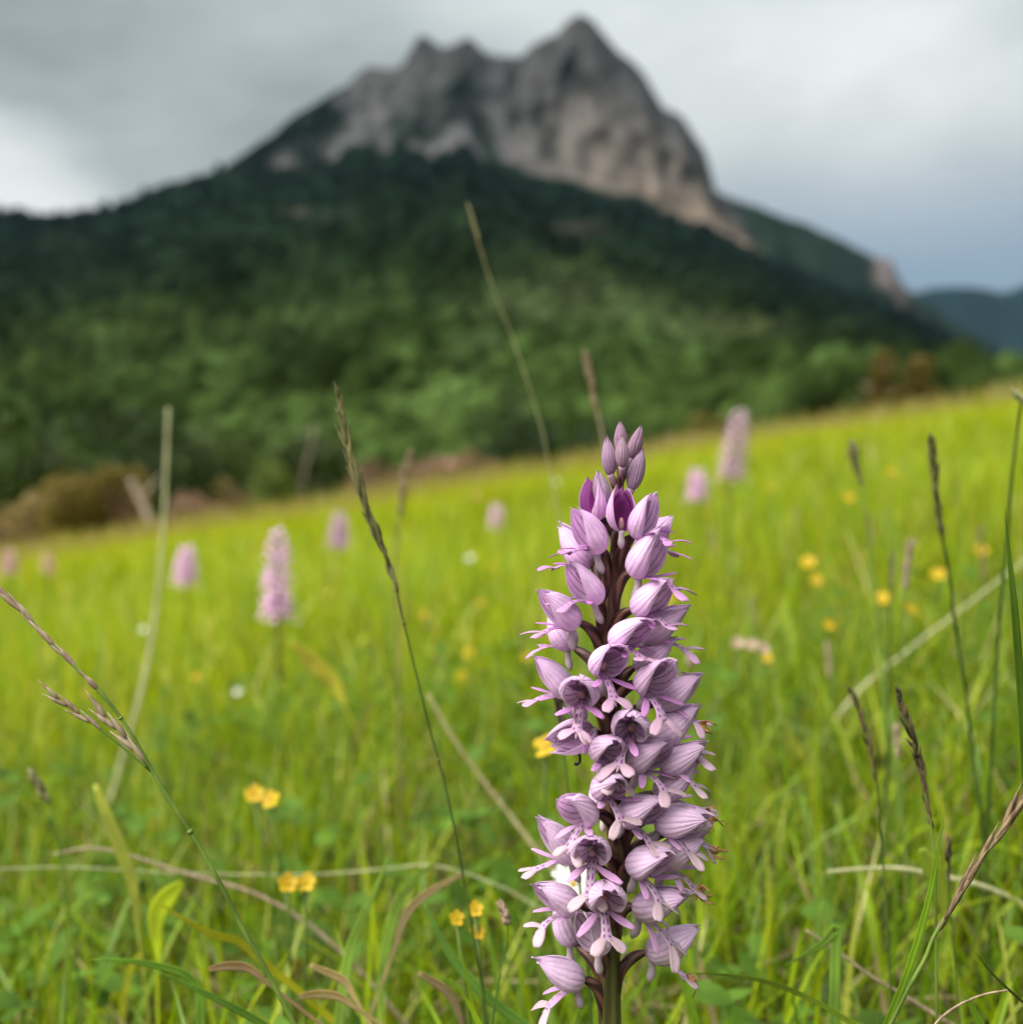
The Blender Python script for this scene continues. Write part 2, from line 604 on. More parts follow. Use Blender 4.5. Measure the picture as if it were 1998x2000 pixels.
# valley floor and land all round, far out to the horizon
rr = np.concatenate(([0.0], np.geomspace(60, 16000, 40)))
aa = np.radians(np.linspace(-180, 180, 91))
gx = rr[:, None] * np.sin(aa)[None]; gy = rr[:, None] * np.cos(aa)[None]
gz = -38 - 20 * fbm(gx * 0.004 + 3, gy * 0.004 + 8, 3) + np.clip((rr - 3000) / 9000, 0, 1)[:, None] * 120 * fbm(gx * 0.0006, gy * 0.0006, 3)
n, m = gx.shape
I = np.arange(n * m).reshape(n, m)
VF = np.stack((I[:-1, :-1], I[1:, :-1], I[1:, 1:], I[:-1, 1:]), -1).reshape(-1, 4)
VV = np.stack((gx, gy, gz), -1).reshape(-1, 3)
vc = np.array((0.05, 0.085, 0.03)) * (0.6 + 0.8 * fbm(VV[:, 0] * 0.01, VV[:, 1] * 0.01)[:, None])
tag(big_mesh('valley_ground', VV, VF, M['rock_slope'], vc), kind='structure')

# ------------------------------------------------------------------ mountain
OVS = 1998 / 1930.0


def curve(pts):
    p = np.array(pts, float) * OVS
    return lambda x: np.interp(x, p[:, 0], p[:, 1])


ridge_px = curve([(-4000, 640), (-2200, 560), (-1400, 500), (-900, 470), (-400, 430), (-120, 402), (0, 396), (70, 403), (140, 400), (220, 386), (300, 352), (420, 318), (470, 282), (520, 250),
                  (560, 214), (600, 192), (655, 160), (672, 140), (694, 122), (735, 131), (762, 118), (780, 82), (795, 63), (812, 76), (838, 92),
                  (860, 80), (885, 70), (915, 97), (950, 107), (985, 108), (1002, 86), (1030, 72), (1050, 67), (1070, 40), (1095, 26), (1122, 42),
                  (1145, 75), (1170, 100), (1203, 125), (1222, 152), (1250, 202), (1288, 220), (1308, 255), (1332, 288), (1342, 330), (1352, 366),
                  (1385, 392), (1420, 452), (1450, 485), (1520, 520), (1600, 545), (1700, 585), (1800, 640), (1930, 705), (2100, 750), (2900, 800)])
base_px = curve([(-4000, 644), (-2200, 564), (-1400, 504), (-900, 470), (420, 322), (480, 318), (560, 322), (610, 312), (650, 292), (690, 270), (725, 292), (760, 272), (815, 305), (850, 285), (880, 268),
                 (905, 305), (960, 322), (1000, 330), (1050, 342), (1085, 348), (1130, 362), (1190, 380), (1240, 400), (1300, 425),
                 (1350, 436), (1395, 460), (1425, 470), (1450, 486), (2900, 801)])
foot_px = curve([(-900, 1120), (0, 1030), (500, 960), (1000, 900), (1400, 850), (1930, 800), (2900, 800)])
cx = np.concatenate((np.linspace(-5200, -1200, 60), np.linspace(-1100, 3000, 400), np.linspace(3100, 7200, 60)))
NC = len(cx)
D0, D1 = 95.0, 2300.0


def slope_point(px, s):
    """point on the wooded slope: s = 0 at its foot, 1 at the cliff base; works on arrays"""
    yb = np.maximum(base_px(px), ridge_px(px) + 4)
    py = foot_px(px) + (yb - foot_px(px)) * s
    d = D0 * (D1 / D0) ** s
    return point_at_y(px, py, d)


def point_at_y(px, py, Y):
    dx, dy = (px - 999) / FPX, (1000 - py) / FPX
    ry = math.cos(PITCH) + math.sin(PITCH) * dy
    rz = -math.sin(PITCH) + math.cos(PITCH) * dy
    k = Y / ry
    return np.stack((dx * k, Y + 0 * dx, CAM_H + rz * k), -1)


rows = []
S = np.linspace(-0.06, 1, 70)
for s in S:
    p = slope_point(cx, np.full(NC, s))
    amp = 0.012 * p[:, 1] * min(1, max(0, (1 - s) * 6)) * min(1, max(0, s * 5))
    p[:, 2] += amp * (fbm(p[:, 0] * 0.012 + 3, p[:, 1] * 0.012, 4) - 0.5) * 2
    rows.append((p, np.full(NC, s), np.zeros(NC)))
Q = np.linspace(0, 1, 46)[1:]
for q in Q:
    yb = np.maximum(base_px(cx), ridge_px(cx) + 4)
    py = yb + (ridge_px(cx) - yb) * q
    rib = (fbm(cx * 0.018 + 40, q * 2.2 + 0 * cx, 5) - 0.5) * 150 + (fbm(cx * 0.06 + 7, q * 5 + 0 * cx, 4) - 0.5) * 75
    rib = rib * (math.sin(math.pi * min(1, q * 1.0)) * 0.9 + 0.1)
    Y = D1 + 230 * q ** 0.85 + rib
    jag = (fbm(cx * 0.10 + 3, q * 3 + 0 * cx, 3) - 0.5) * 9 * q
    p = point_at_y(cx, py + jag, Y)
    rows.append((p, np.ones(NC), np.full(NC, q)))
cliff_top = rows[-1][0]
p = rows[0][0].copy(); p[:, 0] *= 0.8; p[:, 1] *= 0.8; p[:, 2] -= 90
rows.insert(0, (p, np.full(NC, -0.1), np.zeros(NC)))
for k, (dy, drop) in enumerate(((90, 0.10), (250, 0.35), (600, 0.8), (1100, 1.15))):
    p = cliff_top.copy()
    top = p[:, 2].copy()
    f = 1 + dy / p[:, 1]
    p[:, 0] *= f; p[:, 1] += dy; p[:, 2] = top * (1 - drop) - 20 * drop
    rows.append((p, np.ones(NC), np.full(NC, 0.6)))
P = np.stack([r[0] for r in rows])
s_ = np.stack([r[1] for r in rows]); q_ = np.stack([r[2] for r in rows])
X = np.broadcast_to(cx[None], s_.shape)
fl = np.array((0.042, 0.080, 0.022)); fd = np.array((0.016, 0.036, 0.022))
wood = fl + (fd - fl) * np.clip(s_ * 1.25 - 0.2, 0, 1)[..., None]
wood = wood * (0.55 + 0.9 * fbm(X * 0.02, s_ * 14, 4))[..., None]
r1 = fbm(X * 0.014 + 11, q_ * 3.2 + 2, 5)
r2 = fbm(X * 0.05 + 31, q_ * 4 + 5, 4)
r3 = fbm(X * 0.10 + 3, q_ * 1.5, 3)
warm = np.clip((X / OVS - 930) / 380, 0, 1) * np.clip(1.25 - q_ * 1.5, 0, 1)
rock = np.array((0.135, 0.135, 0.140)) + (np.array((0.26, 0.205, 0.165)) - np.array((0.135, 0.135, 0.140))) * warm[..., None]
rock = rock * (0.45 + 0.75 * r2 + 0.45 * r3)[..., None]
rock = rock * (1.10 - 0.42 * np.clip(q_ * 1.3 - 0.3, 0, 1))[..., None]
green = np.clip((r1 - 0.54) * 9, 0, 1) * np.clip(1.05 - q_, 0, 1)
xo = X / OVS
for (ax, aq, rx, rq, k) in ((868, 0.55, 45, 0.28, 1.0), (1105, 0.62, 26, 0.10, 0.8), (1015, 0.42, 26, 0.12, 0.8), (1035, 0.2, 22, 0.1, 0.8), (800, 0.45, 30, 0.14, 0.7),
                            (700, 0.1, 18, 0.2, .7), (1250, 0.45, 14, 0.25, 0.6)):
    green = np.maximum(green, k * np.exp(-((xo - ax) / rx) ** 2 - ((q_ - aq) / rq) ** 2) * (0.6 + 0.8 * r2))
lb = fbm(X * 0.03 + 90, q_ * 6 + 3, 4)
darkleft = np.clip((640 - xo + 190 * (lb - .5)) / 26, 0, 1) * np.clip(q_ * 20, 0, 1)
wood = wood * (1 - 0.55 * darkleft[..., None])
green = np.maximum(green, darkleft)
green = np.maximum(green, np.clip((xo - 1432) / 12, 0, 1))
green = np.clip(green, 0, 1)
cliff = np.clip(q_ * 30, 0, 1) * (1 - green)
for (ax, ay, rx, ry) in ((535, 0.06, 22, .3), (650, 0.12, 36, 0.25)):
    k = np.exp(-((xo - ax) / rx) ** 2 - ((q_ - ay) / ry) ** 2) * np.clip(q_ * 30, 0, 1) * 0.9
    cliff = np.maximum(cliff, k)
wood = wood * 0.34; rock = rock * 0.55  # cloud shade over the mountain put into the wood and rock colours
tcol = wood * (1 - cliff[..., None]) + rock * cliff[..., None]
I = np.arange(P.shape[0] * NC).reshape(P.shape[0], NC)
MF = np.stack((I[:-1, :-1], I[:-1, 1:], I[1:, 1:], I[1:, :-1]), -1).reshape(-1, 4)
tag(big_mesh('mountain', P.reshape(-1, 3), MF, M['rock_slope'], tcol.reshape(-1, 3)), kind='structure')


def ridge_layer(name, pts, Y, col, rockpatch=None, depth=900):
    c = curve(pts)
    xs = np.linspace(pts[0][0] * OVS, pts[-1][0] * OVS, 160)
    rws, cl = [], []
    for q in np.linspace(0, 1, 16):
        top = c(xs)
        py = top + (1 - q) * 330
        p = point_at_y(xs, py + (fbm(xs * 0.08, q * 4 + 0 * xs, 3) - .5) * 8 * q, Y - depth * (1 - q) + (fbm(xs * .02, q * 3 + 0 * xs) - .5) * 120)
        rws.append(p)
        k = np.array(col) * (0.6 + 0.8 * fbm(xs * 0.05, q * 8 + 0 * xs, 4))[:, None]
        if rockpatch:
            f = np.exp(-((xs / OVS - rockpatch[0]) / rockpatch[1]) ** 2) * (1 if q > 0.8 else 0.0)
            k = k * (1 - f[:, None]) + np.array((0.15, 0.12, 0.12)) * f[:, None]
        cl.append(k)
    for dy, dr in ((200, 0.3), (700, 1.1)):
        p = rws[15].copy(); p[:, 1] += dy; p[:, 2] *= (1 - dr)
        rws.append(p); cl.append(np.broadcast_to(np.array(col), p.shape))
    P = np.stack(rws)
    I = np.arange(P.shape[0] * P.shape[1]).reshape(P.shape[:2])
    F = np.stack((I[:-1, :-1], I[:-1, 1:], I[1:, 1:], I[1:, :-1]), -1).reshape(-1, 4)
    return tag(big_mesh(name, P.reshape(-1, 3), F, M['rock_slope'], np.stack(cl).reshape(-1, 3)), kind='structure')


ridge_layer('rear_ridge', [(1150, 300), (1300, 345), (1352, 364), (1400, 380), (1450, 398), (1540, 432), (1610, 464), (1650, 486), (1676, 488), (1688, 505), (1695, 528),
                           (1715, 552), (1800, 610), (2000, 720)], 3300, (0.011, 0.020, 0.014), (1680, 26))
ridge_layer('far_hills', [(1500, 585), (1640, 562), (1740, 549), (1790, 541), (1850, 545), (1885, 553), (1930, 541), (2000, 520), (2200, 500), (2600, 520), (3200, 560)],
            8500, (0.004, 0.012, 0.014), None, 2200)

# ------------------------------------------------------------------ forest on the slope (one mass)
def ico(sub):
    import bmesh
    bm = bmesh.new()
    bmesh.ops.create_icosphere(bm, subdivisions=sub, radius=1)
    V = np.array([v.co[:] for v in bm.verts]); F = np.array([[v.index for v in f.verts] for f in bm.faces])
    bm.free()
    return V, F


def lumpy(V, k):
    n = V.copy()
    a = fbm(V[:, 0] * 1.6 + 10 * k + V[:, 2] * 1.1, V[:, 1] * 1.6 + 3 * k - V[:, 2] * 0.8, 3)
    return n * (0.55 + 0.9 * a)[:, None] * np.array((1, 1, 1.1))


patches = [(850, 836, 125, 46, (0.125, 0.215, 0.045), 0.95), (905, 690, 45, 25, (0.09, 0.155, 0.05), .7), (1060, 600, 190, 48, (0.088, 0.125, 0.042), .75), (1340, 650, 150, 40, (0.088, 0.125, 0.042), .7),
           (1080, 520, 90, 26, (0.08, 0.12, 0.035), .6), (600, 412, 60, 12, (0.15, 0.14, 0.10), .8), (230, 640, 190, 60, (0.066, 0.11, 0.022), .6), (80, 740, 120, 40, (0.064, 0.105, 0.018), .6),
           (130, 460, 60, 14, (0.07, 0.09, 0.04), .5), (540, 640, 120, 40, (0.07, 0.115, 0.03), .5), (1100, 445, 60, 14, (0.13, 0.12, 0.10), .6), (560, 900, 70, 40, (0.04, 0.075, 0.02), .5),
           (1340, 800, 40, 22, (0.12, 0.13, 0.03), .5)]


def wood_col(px, py, s, k):
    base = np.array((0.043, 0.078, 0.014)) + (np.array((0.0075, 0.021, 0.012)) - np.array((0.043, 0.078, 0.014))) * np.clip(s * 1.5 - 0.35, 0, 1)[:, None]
    patch = fbm(px * 0.009 + 5, py * 0.016 + 2, 4)
    base = base * (0.45 + 1.35 * np.clip((patch - 0.28) * 1.9, 0, 1))[:, None]
    for (ax, ay, rx, ry, c, w) in patches:
        f = w * np.exp(-(((px / OVS - ax) / rx) ** 2 + ((py / OVS - ay) / ry) ** 2) ** 1.5)
        base = base * (1 - f[:, None]) + np.array(c) * f[:, None]
    base = base * (1 - 0.14) + base.mean(1, keepdims=True) * 0.14
    return base * k[:, None] * np.clip(0.68 - 0.16 * s, 0.5, 0.7)[:, None]  # crowns darkened too, cloud shade painted into their colour


def forest(n, sub, s0, s1, rad, name, seed, lab):
    g = np.random.default_rng(seed)
    V0, F0 = ico(sub)
    arche = [lumpy(V0, k) for k in range(7)]
    px = g.uniform(-1500, 3000, n); s = s0 + (s1 - s0) * g.random(n)
    yb = np.maximum(base_px(px), ridge_px(px) + 6)
    py = foot_px(px) + (yb - foot_px(px)) * s
    p = slope_point(px, s)
    c = wood_col(px, py, s, g.uniform(0.62, 1.35, n))
    r = rad * g.uniform(0.55, 1.35, n) * (1 + 0.0006 * p[:, 1])
    rot = g.uniform(0, 6.28, n)
    A = np.stack(arche)[g.integers(0, 7, n)]
    ca, sa = np.cos(rot)[:, None], np.sin(rot)[:, None]
    x = A[..., 0] * ca - A[..., 1] * sa; y = A[..., 0] * sa + A[..., 1] * ca
    hz = g.uniform(0.8, 1.5, n)
    VV = np.stack((x * r[:, None] + p[:, 0:1], y * r[:, None] + p[:, 1:2], A[..., 2] * (r * hz)[:, None] + p[:, 2:3] + (r * 0.55)[:, None]), -1)
    cc = np.broadcast_to(c[:, None], VV.shape) * (0.75 + 0.5 * g.random((n, len(V0), 1)))
    FF = (F0[None] + (np.arange(n) * len(V0))[:, None, None]).reshape(-1, 3)
    o = big_mesh(name, VV.reshape(-1, 3), FF, M['forest'], cc.reshape(-1, 3), smooth=False)
    return tag(o, lab, 'forest', kind='stuff')


forest(2300, 3, 0.0, 0.34, 2.5, 'broadleaf_wood', 5, 'mid green broadleaf wood covering the foot of the mountain slope')
forest(10500, 2, 0.30, 1.0, 3.4, 'mountain_forest', 6, 'dark green forest covering the mountain slope below the cliffs')

# ------------------------------------------------------------------ shrubs and trees just beyond the meadow edge
def leaf_cloud(g, centers, radii, n, size, col, var=0.35):
    """leaf-sized folded faces spread through overlapping clumps"""
    k = g.choice(len(centers), n, p=radii ** 2 / np.sum(radii ** 2))
    d = g.normal(size=(n, 3)); d /= np.linalg.norm(d, axis=1, keepdims=True)
    p = centers[k] + d * (radii[k] * g.uniform(0.45, 1.12, n) ** 0.7)[:, None]
    a = g.normal(size=(n, 3)); a /= np.linalg.norm(a, axis=1, keepdims=True)
    b = np.cross(a, d + 0.4 * g.normal(size=(n, 3))); b /= np.linalg.norm(b, axis=1, keepdims=True) + 1e-9
    s = (size * g.uniform(0.6, 1.4, n))[:, None]
    V = np.stack((p - a * s, p + b * s * 0.45, p + a * s, p - b * s * 0.45), 1)
    F = np.arange(n * 4).reshape(n, 4)
    c = np.asarray(col)[None] * g.uniform(1 - var, 1 + var, n)[:, None] * (0.8 + 0.4 * g.random(len(centers)))[k][:, None]
    return V.reshape(-1, 3), F, np.repeat(c, 4, 0)


def shrub(name, px, d, wpx, top_py, col, label, cat, group=None, seed=0, n=2600, conical=False, bare=False, trunk='bark', leaf=0.045):
    g = np.random.default_rng(seed + 100)
    x = (px - 999) / FPX * d
    p0 = at(px, 900, d)
    p0[2] = float(ground_z(p0[0], p0[1]))
    top = at(px, top_py, d)
    H = max(0.5, top[2] - p0[2]); Wd = wpx / FPX * d / 2
    root = tag(empty(name, p0), label, cat, group)
    mb = MB()
    tips = []
    nl = 9
    trunk_top = np.array((g.normal() * 0.05 * H, 0, H * (0.86 if conical else 0.5)))
    tube(mb, smooth_path([(0, 0, -0.15), trunk_top * 0.5 + g.normal(size=3) * 0.02 * H, trunk_top], 7), np.linspace(0.045, 0.014, 7) * H, 7)
    for i in range(nl):
        t = g.uniform(0.25, 0.98)
        s = trunk_top * t
        a = 2 * math.pi * i / nl + g.normal() * 0.3
        rr_ = Wd * (1.15 - t * 0.9 if conical else g.uniform(0.55, 0.95))
        e = s + np.array((math.cos(a) * rr_, math.sin(a) * rr_, (H - s[2]) * g.uniform(0.2, 0.75) if not conical else 0.04 * H))
        tube(mb, smooth_path([s, (s + e) / 2 + g.normal(size=3) * 0.05 * H, e], 6), np.linspace(0.02, 0.005, 6) * H, 5)
        tips.append(e)
    mb.build('trunk', M[trunk], root)
    tips = np.array(tips)
    if conical:
        hs = g.uniform(0.08, 0.97, 34)
        an = g.uniform(0, 6.28, 34)
        rad = Wd * (1.02 - hs) ** 0.8 * g.uniform(0.3, 0.8, 34)
        cen = np.stack((np.cos(an) * rad, np.sin(an) * rad, hs * H), -1)
        r_ = Wd * np.maximum(1.1 - hs, 0.45) * g.uniform(0.30, 0.48, 34)
    else:
        cen = np.vstack((tips, tips * g.uniform(0.5, 0.9, (len(tips), 1)) + g.normal(size=tips.shape) * 0.08 * H, g.normal(size=(14, 3)) * np.array((Wd * 0.5, Wd * 0.5, H * 0.2)) + (0, 0, H * 0.55)))
        cen[:, 2] = np.clip(cen[:, 2], 0.1 * H, 0.93 * H)
        r_ = np.full(len(cen), 0.16 * H) * g.uniform(0.6, 1.35, len(cen))
    if bare:
        n = n // 5
    V, F, c = leaf_cloud(g, cen, r_, n, leaf * max(1, d / 22), col)
    o = big_mesh('crown', V, F, M['foliage'], c, smooth=False)
    o.parent = root
    return root


def ovp(x, y):
    return x * OVS, y * OVS


olive, dkgreen, midg, rust, pinkb, tan = (0.170, 0.130, 0.025), (0.022, 0.040, 0.012), (0.05, 0.085, 0.018), (0.24, 0.150, 0.090), (0.29, 0.185, 0.135), (0.27, 0.20, 0.09)
shrubs = [
    ('olive_bush', 150, 17.5, 125, 880, olive, 'olive yellow bush at the low end of the meadow edge', 'bush', None, 3600),
    ('tan_bush', 82, 18.5, 90, 930, tan, 'pale tan bush against the olive yellow bush', 'bush', None, 2200),
    ('rust_scrub', 215, 17.8, 90, 905, rust, 'rust brown scrub between the olive bush and the tall pale stalk', 'scrub', 'brown scrub along the meadow edge', 2200),
    ('rust_scrub', 18, 19.0, 80, 965, rust, 'rust brown scrub at the lowest corner of the meadow edge', 'scrub', 'brown scrub along the meadow edge', 1800),
    ('rust_scrub', 365, 19.5, 110, 925, pinkb, 'low pinkish brown scrub behind the two small pink orchids', 'scrub', 'brown scrub along the meadow edge', 1500),
    ('rust_scrub', 455, 20.5, 80, 918, (0.18, 0.12, 0.06), 'low dull brown scrub beside the light green bush', 'scrub', 'brown scrub along the meadow edge', 1300),
    ('rust_scrub', 720, 20.0, 110, 868, (0.20, 0.13, 0.08), 'low brown scrub behind the nodding brown seed head', 'scrub', 'brown scrub along the meadow edge', 1600),
    ('rust_scrub', 830, 19.5, 150, 846, pinkb, 'widest pinkish brown scrub below the bright green clearing', 'scrub', 'brown scrub along the meadow edge', 2600),
    ('rust_scrub', 905, 20.5, 80, 868, rust, 'small rust scrub at the end of the widest pinkish scrub', 'scrub', 'brown scrub along the meadow edge', 1300),
    ('light_green_bush', 512, 20.0, 52, 872, (0.115, 0.16, 0.03), 'small light green bush at the meadow edge', 'bush', None, 1500),
    ('dark_green_bush', 590, 24, 110, 822, (0.045, 0.07, 0.02), 'dark green bush behind the light green bush', 'bush', None, 2400),
    ('dark_green_bush', 40, 30, 170, 790, midg, 'tall mid green bush behind the tan bush', 'bush', None, 3200),
    ('dark_green_bush', 240, 30, 200, 800, dkgreen, 'wide very dark bush behind the olive yellow bush', 'bush', None, 3200),
    ('dark_green_bush', 420, 32, 160, 805, (0.055, 0.082, 0.022), 'green bush behind the low pinkish brown scrub', 'bush', None, 2600),
    ('dark_green_bush', 985, 34, 150, 770, dkgreen, 'very dark bush behind the widest pinkish scrub', 'bush', None, 2600),
    ('dark_green_bush', 1160, 33, 180, 790, (0.028, 0.052, 0.018), 'dark bush rising behind the tip of the large orchid', 'bush', None, 2600),
    ('yellow_green_bush', 1342, 22, 62, 776, (0.13, 0.115, 0.025), 'small yellow green bush behind the leaning pale orchid', 'bush', None, 1500),
    ('rust_scrub', 1300, 21.5, 110, 815, pinkb, 'low pinkish scrub beside the small yellow green bush', 'scrub', 'brown scrub along the meadow edge', 1500),
    ('rust_scrub', 1240, 21, 80, 832, (0.19, 0.13, 0.07), 'low brown scrub just behind the large orchid buds', 'scrub', 'brown scrub along the meadow edge', 1100),
]
for i, (nm, px, d, wpx, ty, col, lab, cat, grp, nn) in enumerate(shrubs):
    x, y = ovp(px, ty)
    shrub(nm, x, d, wpx * OVS, y, col, lab, cat, grp, seed=i, n=int(nn * (2.2 if d > 23 else 1.3)), leaf=0.10 if d > 23 else 0.055)
shrub('conifer', *ovp(1662, 0)[:1], 22, 150, ovp(0, 660)[1], (0.105, 0.078, 0.018), 'taller brown green conifer on the rising meadow edge', 'conifer', 'young conifers on the meadow edge', seed=41, n=5200, leaf=0.085, conical=True)
shrub('conifer', *ovp(1732, 0)[:1], 22.5, 160, ovp(0, 676)[1], (0.115, 0.085, 0.020), 'shorter brown green conifer beside the taller one', 'conifer', 'young conifers on the meadow edge', seed=42, n=5200, leaf=0.085, conical=True)
# a leaning bleached stump in front of the scrub
def dead_trunk(pts, d, r, label):
    P_ = [at(*ovp(x, y), d) for x, y in pts]
    P_[-1][2] = min(P_[-1][2], float(ground_z(P_[-1][0], P_[-1][1])) - 0.1)
    root = tag(empty('dead_trunk', P_[-1]), label, 'tree trunk')
    mb = MB()
    tube(mb, smooth_path(P_, 9) - P_[-1], np.linspace(r * 0.6, r, 9), 8, ridge=0.15, nr=3)
    mb.build('trunk', M['dead_bark'], root)
    mb = MB()
    q = smooth_path(P_, 9)[3] - P_[-1]
    tube(mb, [q, q + (0.2 * r / 0.06, 0, 0.25), q + (0.3 * r / 0.06, 0.1, 0.42)], [r * 0.5, r * 0.35, r * 0.1], 6)
    mb.build('limb', M['dead_bark'], root)


dead_trunk([(247, 905), (262, 935), (285, 985), (295, 1010)], 17.2, 0.07, 'leaning bleached trunk in the rust brown scrub')
dead_trunk([(592, 800), (588, 840), (575, 885), (572, 940)], 20.5, 0.016, 'thin bleached trunk standing by the dark green bush')

# ------------------------------------------------------------------ grass (nobody could count it)
def blades(g, x, y, L, Wd, az, lean, bend, col, K, base=None, flat=0.25):
    N = len(x)
    z = ground_z(x, y) - 0.004 if base is None else base
    t = np.linspace(0, 1, K + 1)
    ang = lean[:, None] + bend[:, None] * t[None] ** 1.5
    step = (L / K)[:, None]
    dh = np.sin(ang) * step; dz = np.cos(ang) * step
    h = np.concatenate((np.zeros((N, 1)), np.cumsum(dh[:, :-1], 1)), 1)
    v = np.concatenate((np.zeros((N, 1)), np.cumsum(dz[:, :-1], 1)), 1)
    cx_, sx_ = np.cos(az)[:, None], np.sin(az)[:, None]
    ctr = np.stack((x[:, None] + cx_ * h, y[:, None] + sx_ * h, z[:, None] + v), -1)
    tw = (az + math.pi / 2 + g.normal(0, 0.5, N))[:, None] + g.normal(0, 0.5, N)[:, None] * t[None]
    side = np.stack((np.cos(tw), np.sin(tw), g.normal(0, flat, N)[:, None] + 0 * t[None]), -1)
    side /= np.linalg.norm(side, axis=2, keepdims=True)
    wprof = (1 - t) ** 0.65 * (0.75 + 0.5 * t) + 0.02
    hw = (Wd[:, None] * wprof[None] * 0.5)[..., None]
    V = np.stack((ctr - side * hw, ctr + side * hw), 2).reshape(-1, 3)
    idx = (np.arange(N) * (K + 1) * 2)[:, None] + (np.arange(K) * 2)[None]
    F = np.stack((idx, idx + 1, idx + 3, idx + 2), -1).reshape(-1, 4)
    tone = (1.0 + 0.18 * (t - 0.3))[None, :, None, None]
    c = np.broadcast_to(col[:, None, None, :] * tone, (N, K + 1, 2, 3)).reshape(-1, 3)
    return V, F, c


PAL = np.array([(0.235, 0.320, 0.006), (0.175, 0.275, 0.006), (0.290, 0.345, 0.010), (0.120, 0.220, 0.012), (0.200, 0.310, 0.075), (0.340, 0.370, 0.060),
                (0.480, 0.420, 0.180), (0.240, 0.160, 0.070), (0.070, 0.140, 0.010)])


def grass_zone(name, seed, n, y0, y1, Lr, Wr, K, prob, label, xm=0.62, pad=0.35, power=1.0, gain=1.0, col_shift=None, mat='grass', spread=1.0):
    g = np.random.default_rng(seed)
    # area-true scatter over the wedge in front of the camera, with side margins
    ys = np.sqrt(g.uniform(y0 ** 2, y1 ** 2, n)) if power == 1 else y0 + (y1 - y0) * g.random(n) ** power
    xs = g.uniform(-1, 1, n) * (ys * xm + pad)
    cl = fbm(xs * 5 / max(1, y0), ys * 5 / max(1, y0), 3)
    L = g.uniform(*Lr, n) * (0.72 + 0.56 * cl)
    Wd = g.uniform(*Wr, n)
    k = g.choice(len(PAL), n, p=np.array(prob) / np.sum(prob))
    col = PAL[k] * g.uniform(0.75, 1.3, n)[:, None] * gain
    patch = fbm(xs * 1.3 + 20, ys * 1.3, 3)[:, None]
    col = col * (0.8 + 0.4 * patch)
    if col_shift is not None:
        w_ = np.clip((ys - 3) / 8, 0, 1)[:, None]
        col = col * (1 - w_ * 0.6) + np.array(col_shift) * w_ * 0.6 * (0.8 + 0.4 * patch)
    az = g.uniform(0, 2 * math.pi, n)
    lean = np.abs(g.normal(0, 0.24 * spread, n)); bend = np.abs(g.normal(0.5, 0.5 * spread, n))
    dry = k >= 6
    lean[dry] += np.abs(g.normal(0.5, 0.4, dry.sum()))
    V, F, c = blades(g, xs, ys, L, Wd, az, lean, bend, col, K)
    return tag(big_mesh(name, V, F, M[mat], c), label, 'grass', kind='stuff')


P0 = (18, 24, 10, 19, 10, 7, 4.5, 3, 14)
P1 = (24, 18, 22, 5, 8, 16, 7, 3, 2)
grass_zone('near_grass', 21, 19000, 0.20, 1.15, (0.07, 0.155), (0.0016, 0.0050), 7, P0, 'long green grass with dry blades around the large orchid', gain=1.02, mat='grass_near', spread=1.4)
grass_zone('middle_grass', 22, 36000, 1.0, 4.2, (0.09, 0.19), (0.003, 0.007), 5, P1, 'yellow green meadow grass behind the large orchid', pad=0.6, gain=1.12, xm=0.88)
grass_zone('far_grass', 23, 74000, 4.0, 19.5, (0.10, 0.24), (0.010, 0.024), 3, P1, 'bright yellow green meadow grass up to the scrub', pad=1.0, xm=0.88, col_shift=(0.34, 0.345, 0.010))
# taller dry grass fading into the scrub along the far edge, thicker towards the low side
g = np.random.default_rng(29)
n_ = 16000
ys = g.uniform(11.5, 18.5, n_); xs = ys * (g.random(n_) ** 1.5 * 1.3 - 0.66)
tc_ = np.array([(0.40, 0.33, 0.16), (0.34, 0.30, 0.09), (0.36, 0.25, 0.16), (0.28, 0.33, 0.03)])[g.integers(0, 4, n_)] * g.uniform(0.6, 1.15, n_)[:, None]
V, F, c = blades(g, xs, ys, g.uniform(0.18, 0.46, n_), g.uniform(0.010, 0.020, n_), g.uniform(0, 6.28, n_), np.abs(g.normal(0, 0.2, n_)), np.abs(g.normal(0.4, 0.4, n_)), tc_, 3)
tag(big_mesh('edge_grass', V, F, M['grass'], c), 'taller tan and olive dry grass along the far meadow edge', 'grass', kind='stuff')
# lying dead leaves and thatch close to the soil
g = np.random.default_rng(31)
n_ = 3500
ys = np.sqrt(g.uniform(0.15 ** 2, 1.0, n_)); xs = g.uniform(-1, 1, n_) * (ys * 0.65 + 0.3)
tc_ = np.array([(0.36, 0.29, 0.15), (0.24, 0.17, 0.09), (0.13, 0.09, 0.05)])[g.integers(0, 3, n_)] * g.uniform(0.6, 1.2, n_)[:, None]
V, F, c = blades(g, xs, ys, g.uniform(0.03, 0.10, n_), g.uniform(0.0015, 0.0035, n_), g.uniform(0, 6.28, n_), g.uniform(1.0, 1.5, n_), g.normal(0, 0.4, n_), tc_, 4, base=ground_z(xs, ys) + g.uniform(0, 0.06, n_))
tag(big_mesh('dead_grass', V, F, M['grass'], c), 'dead straw coloured grass litter under the green blades', 'dead grass', kind='stuff')
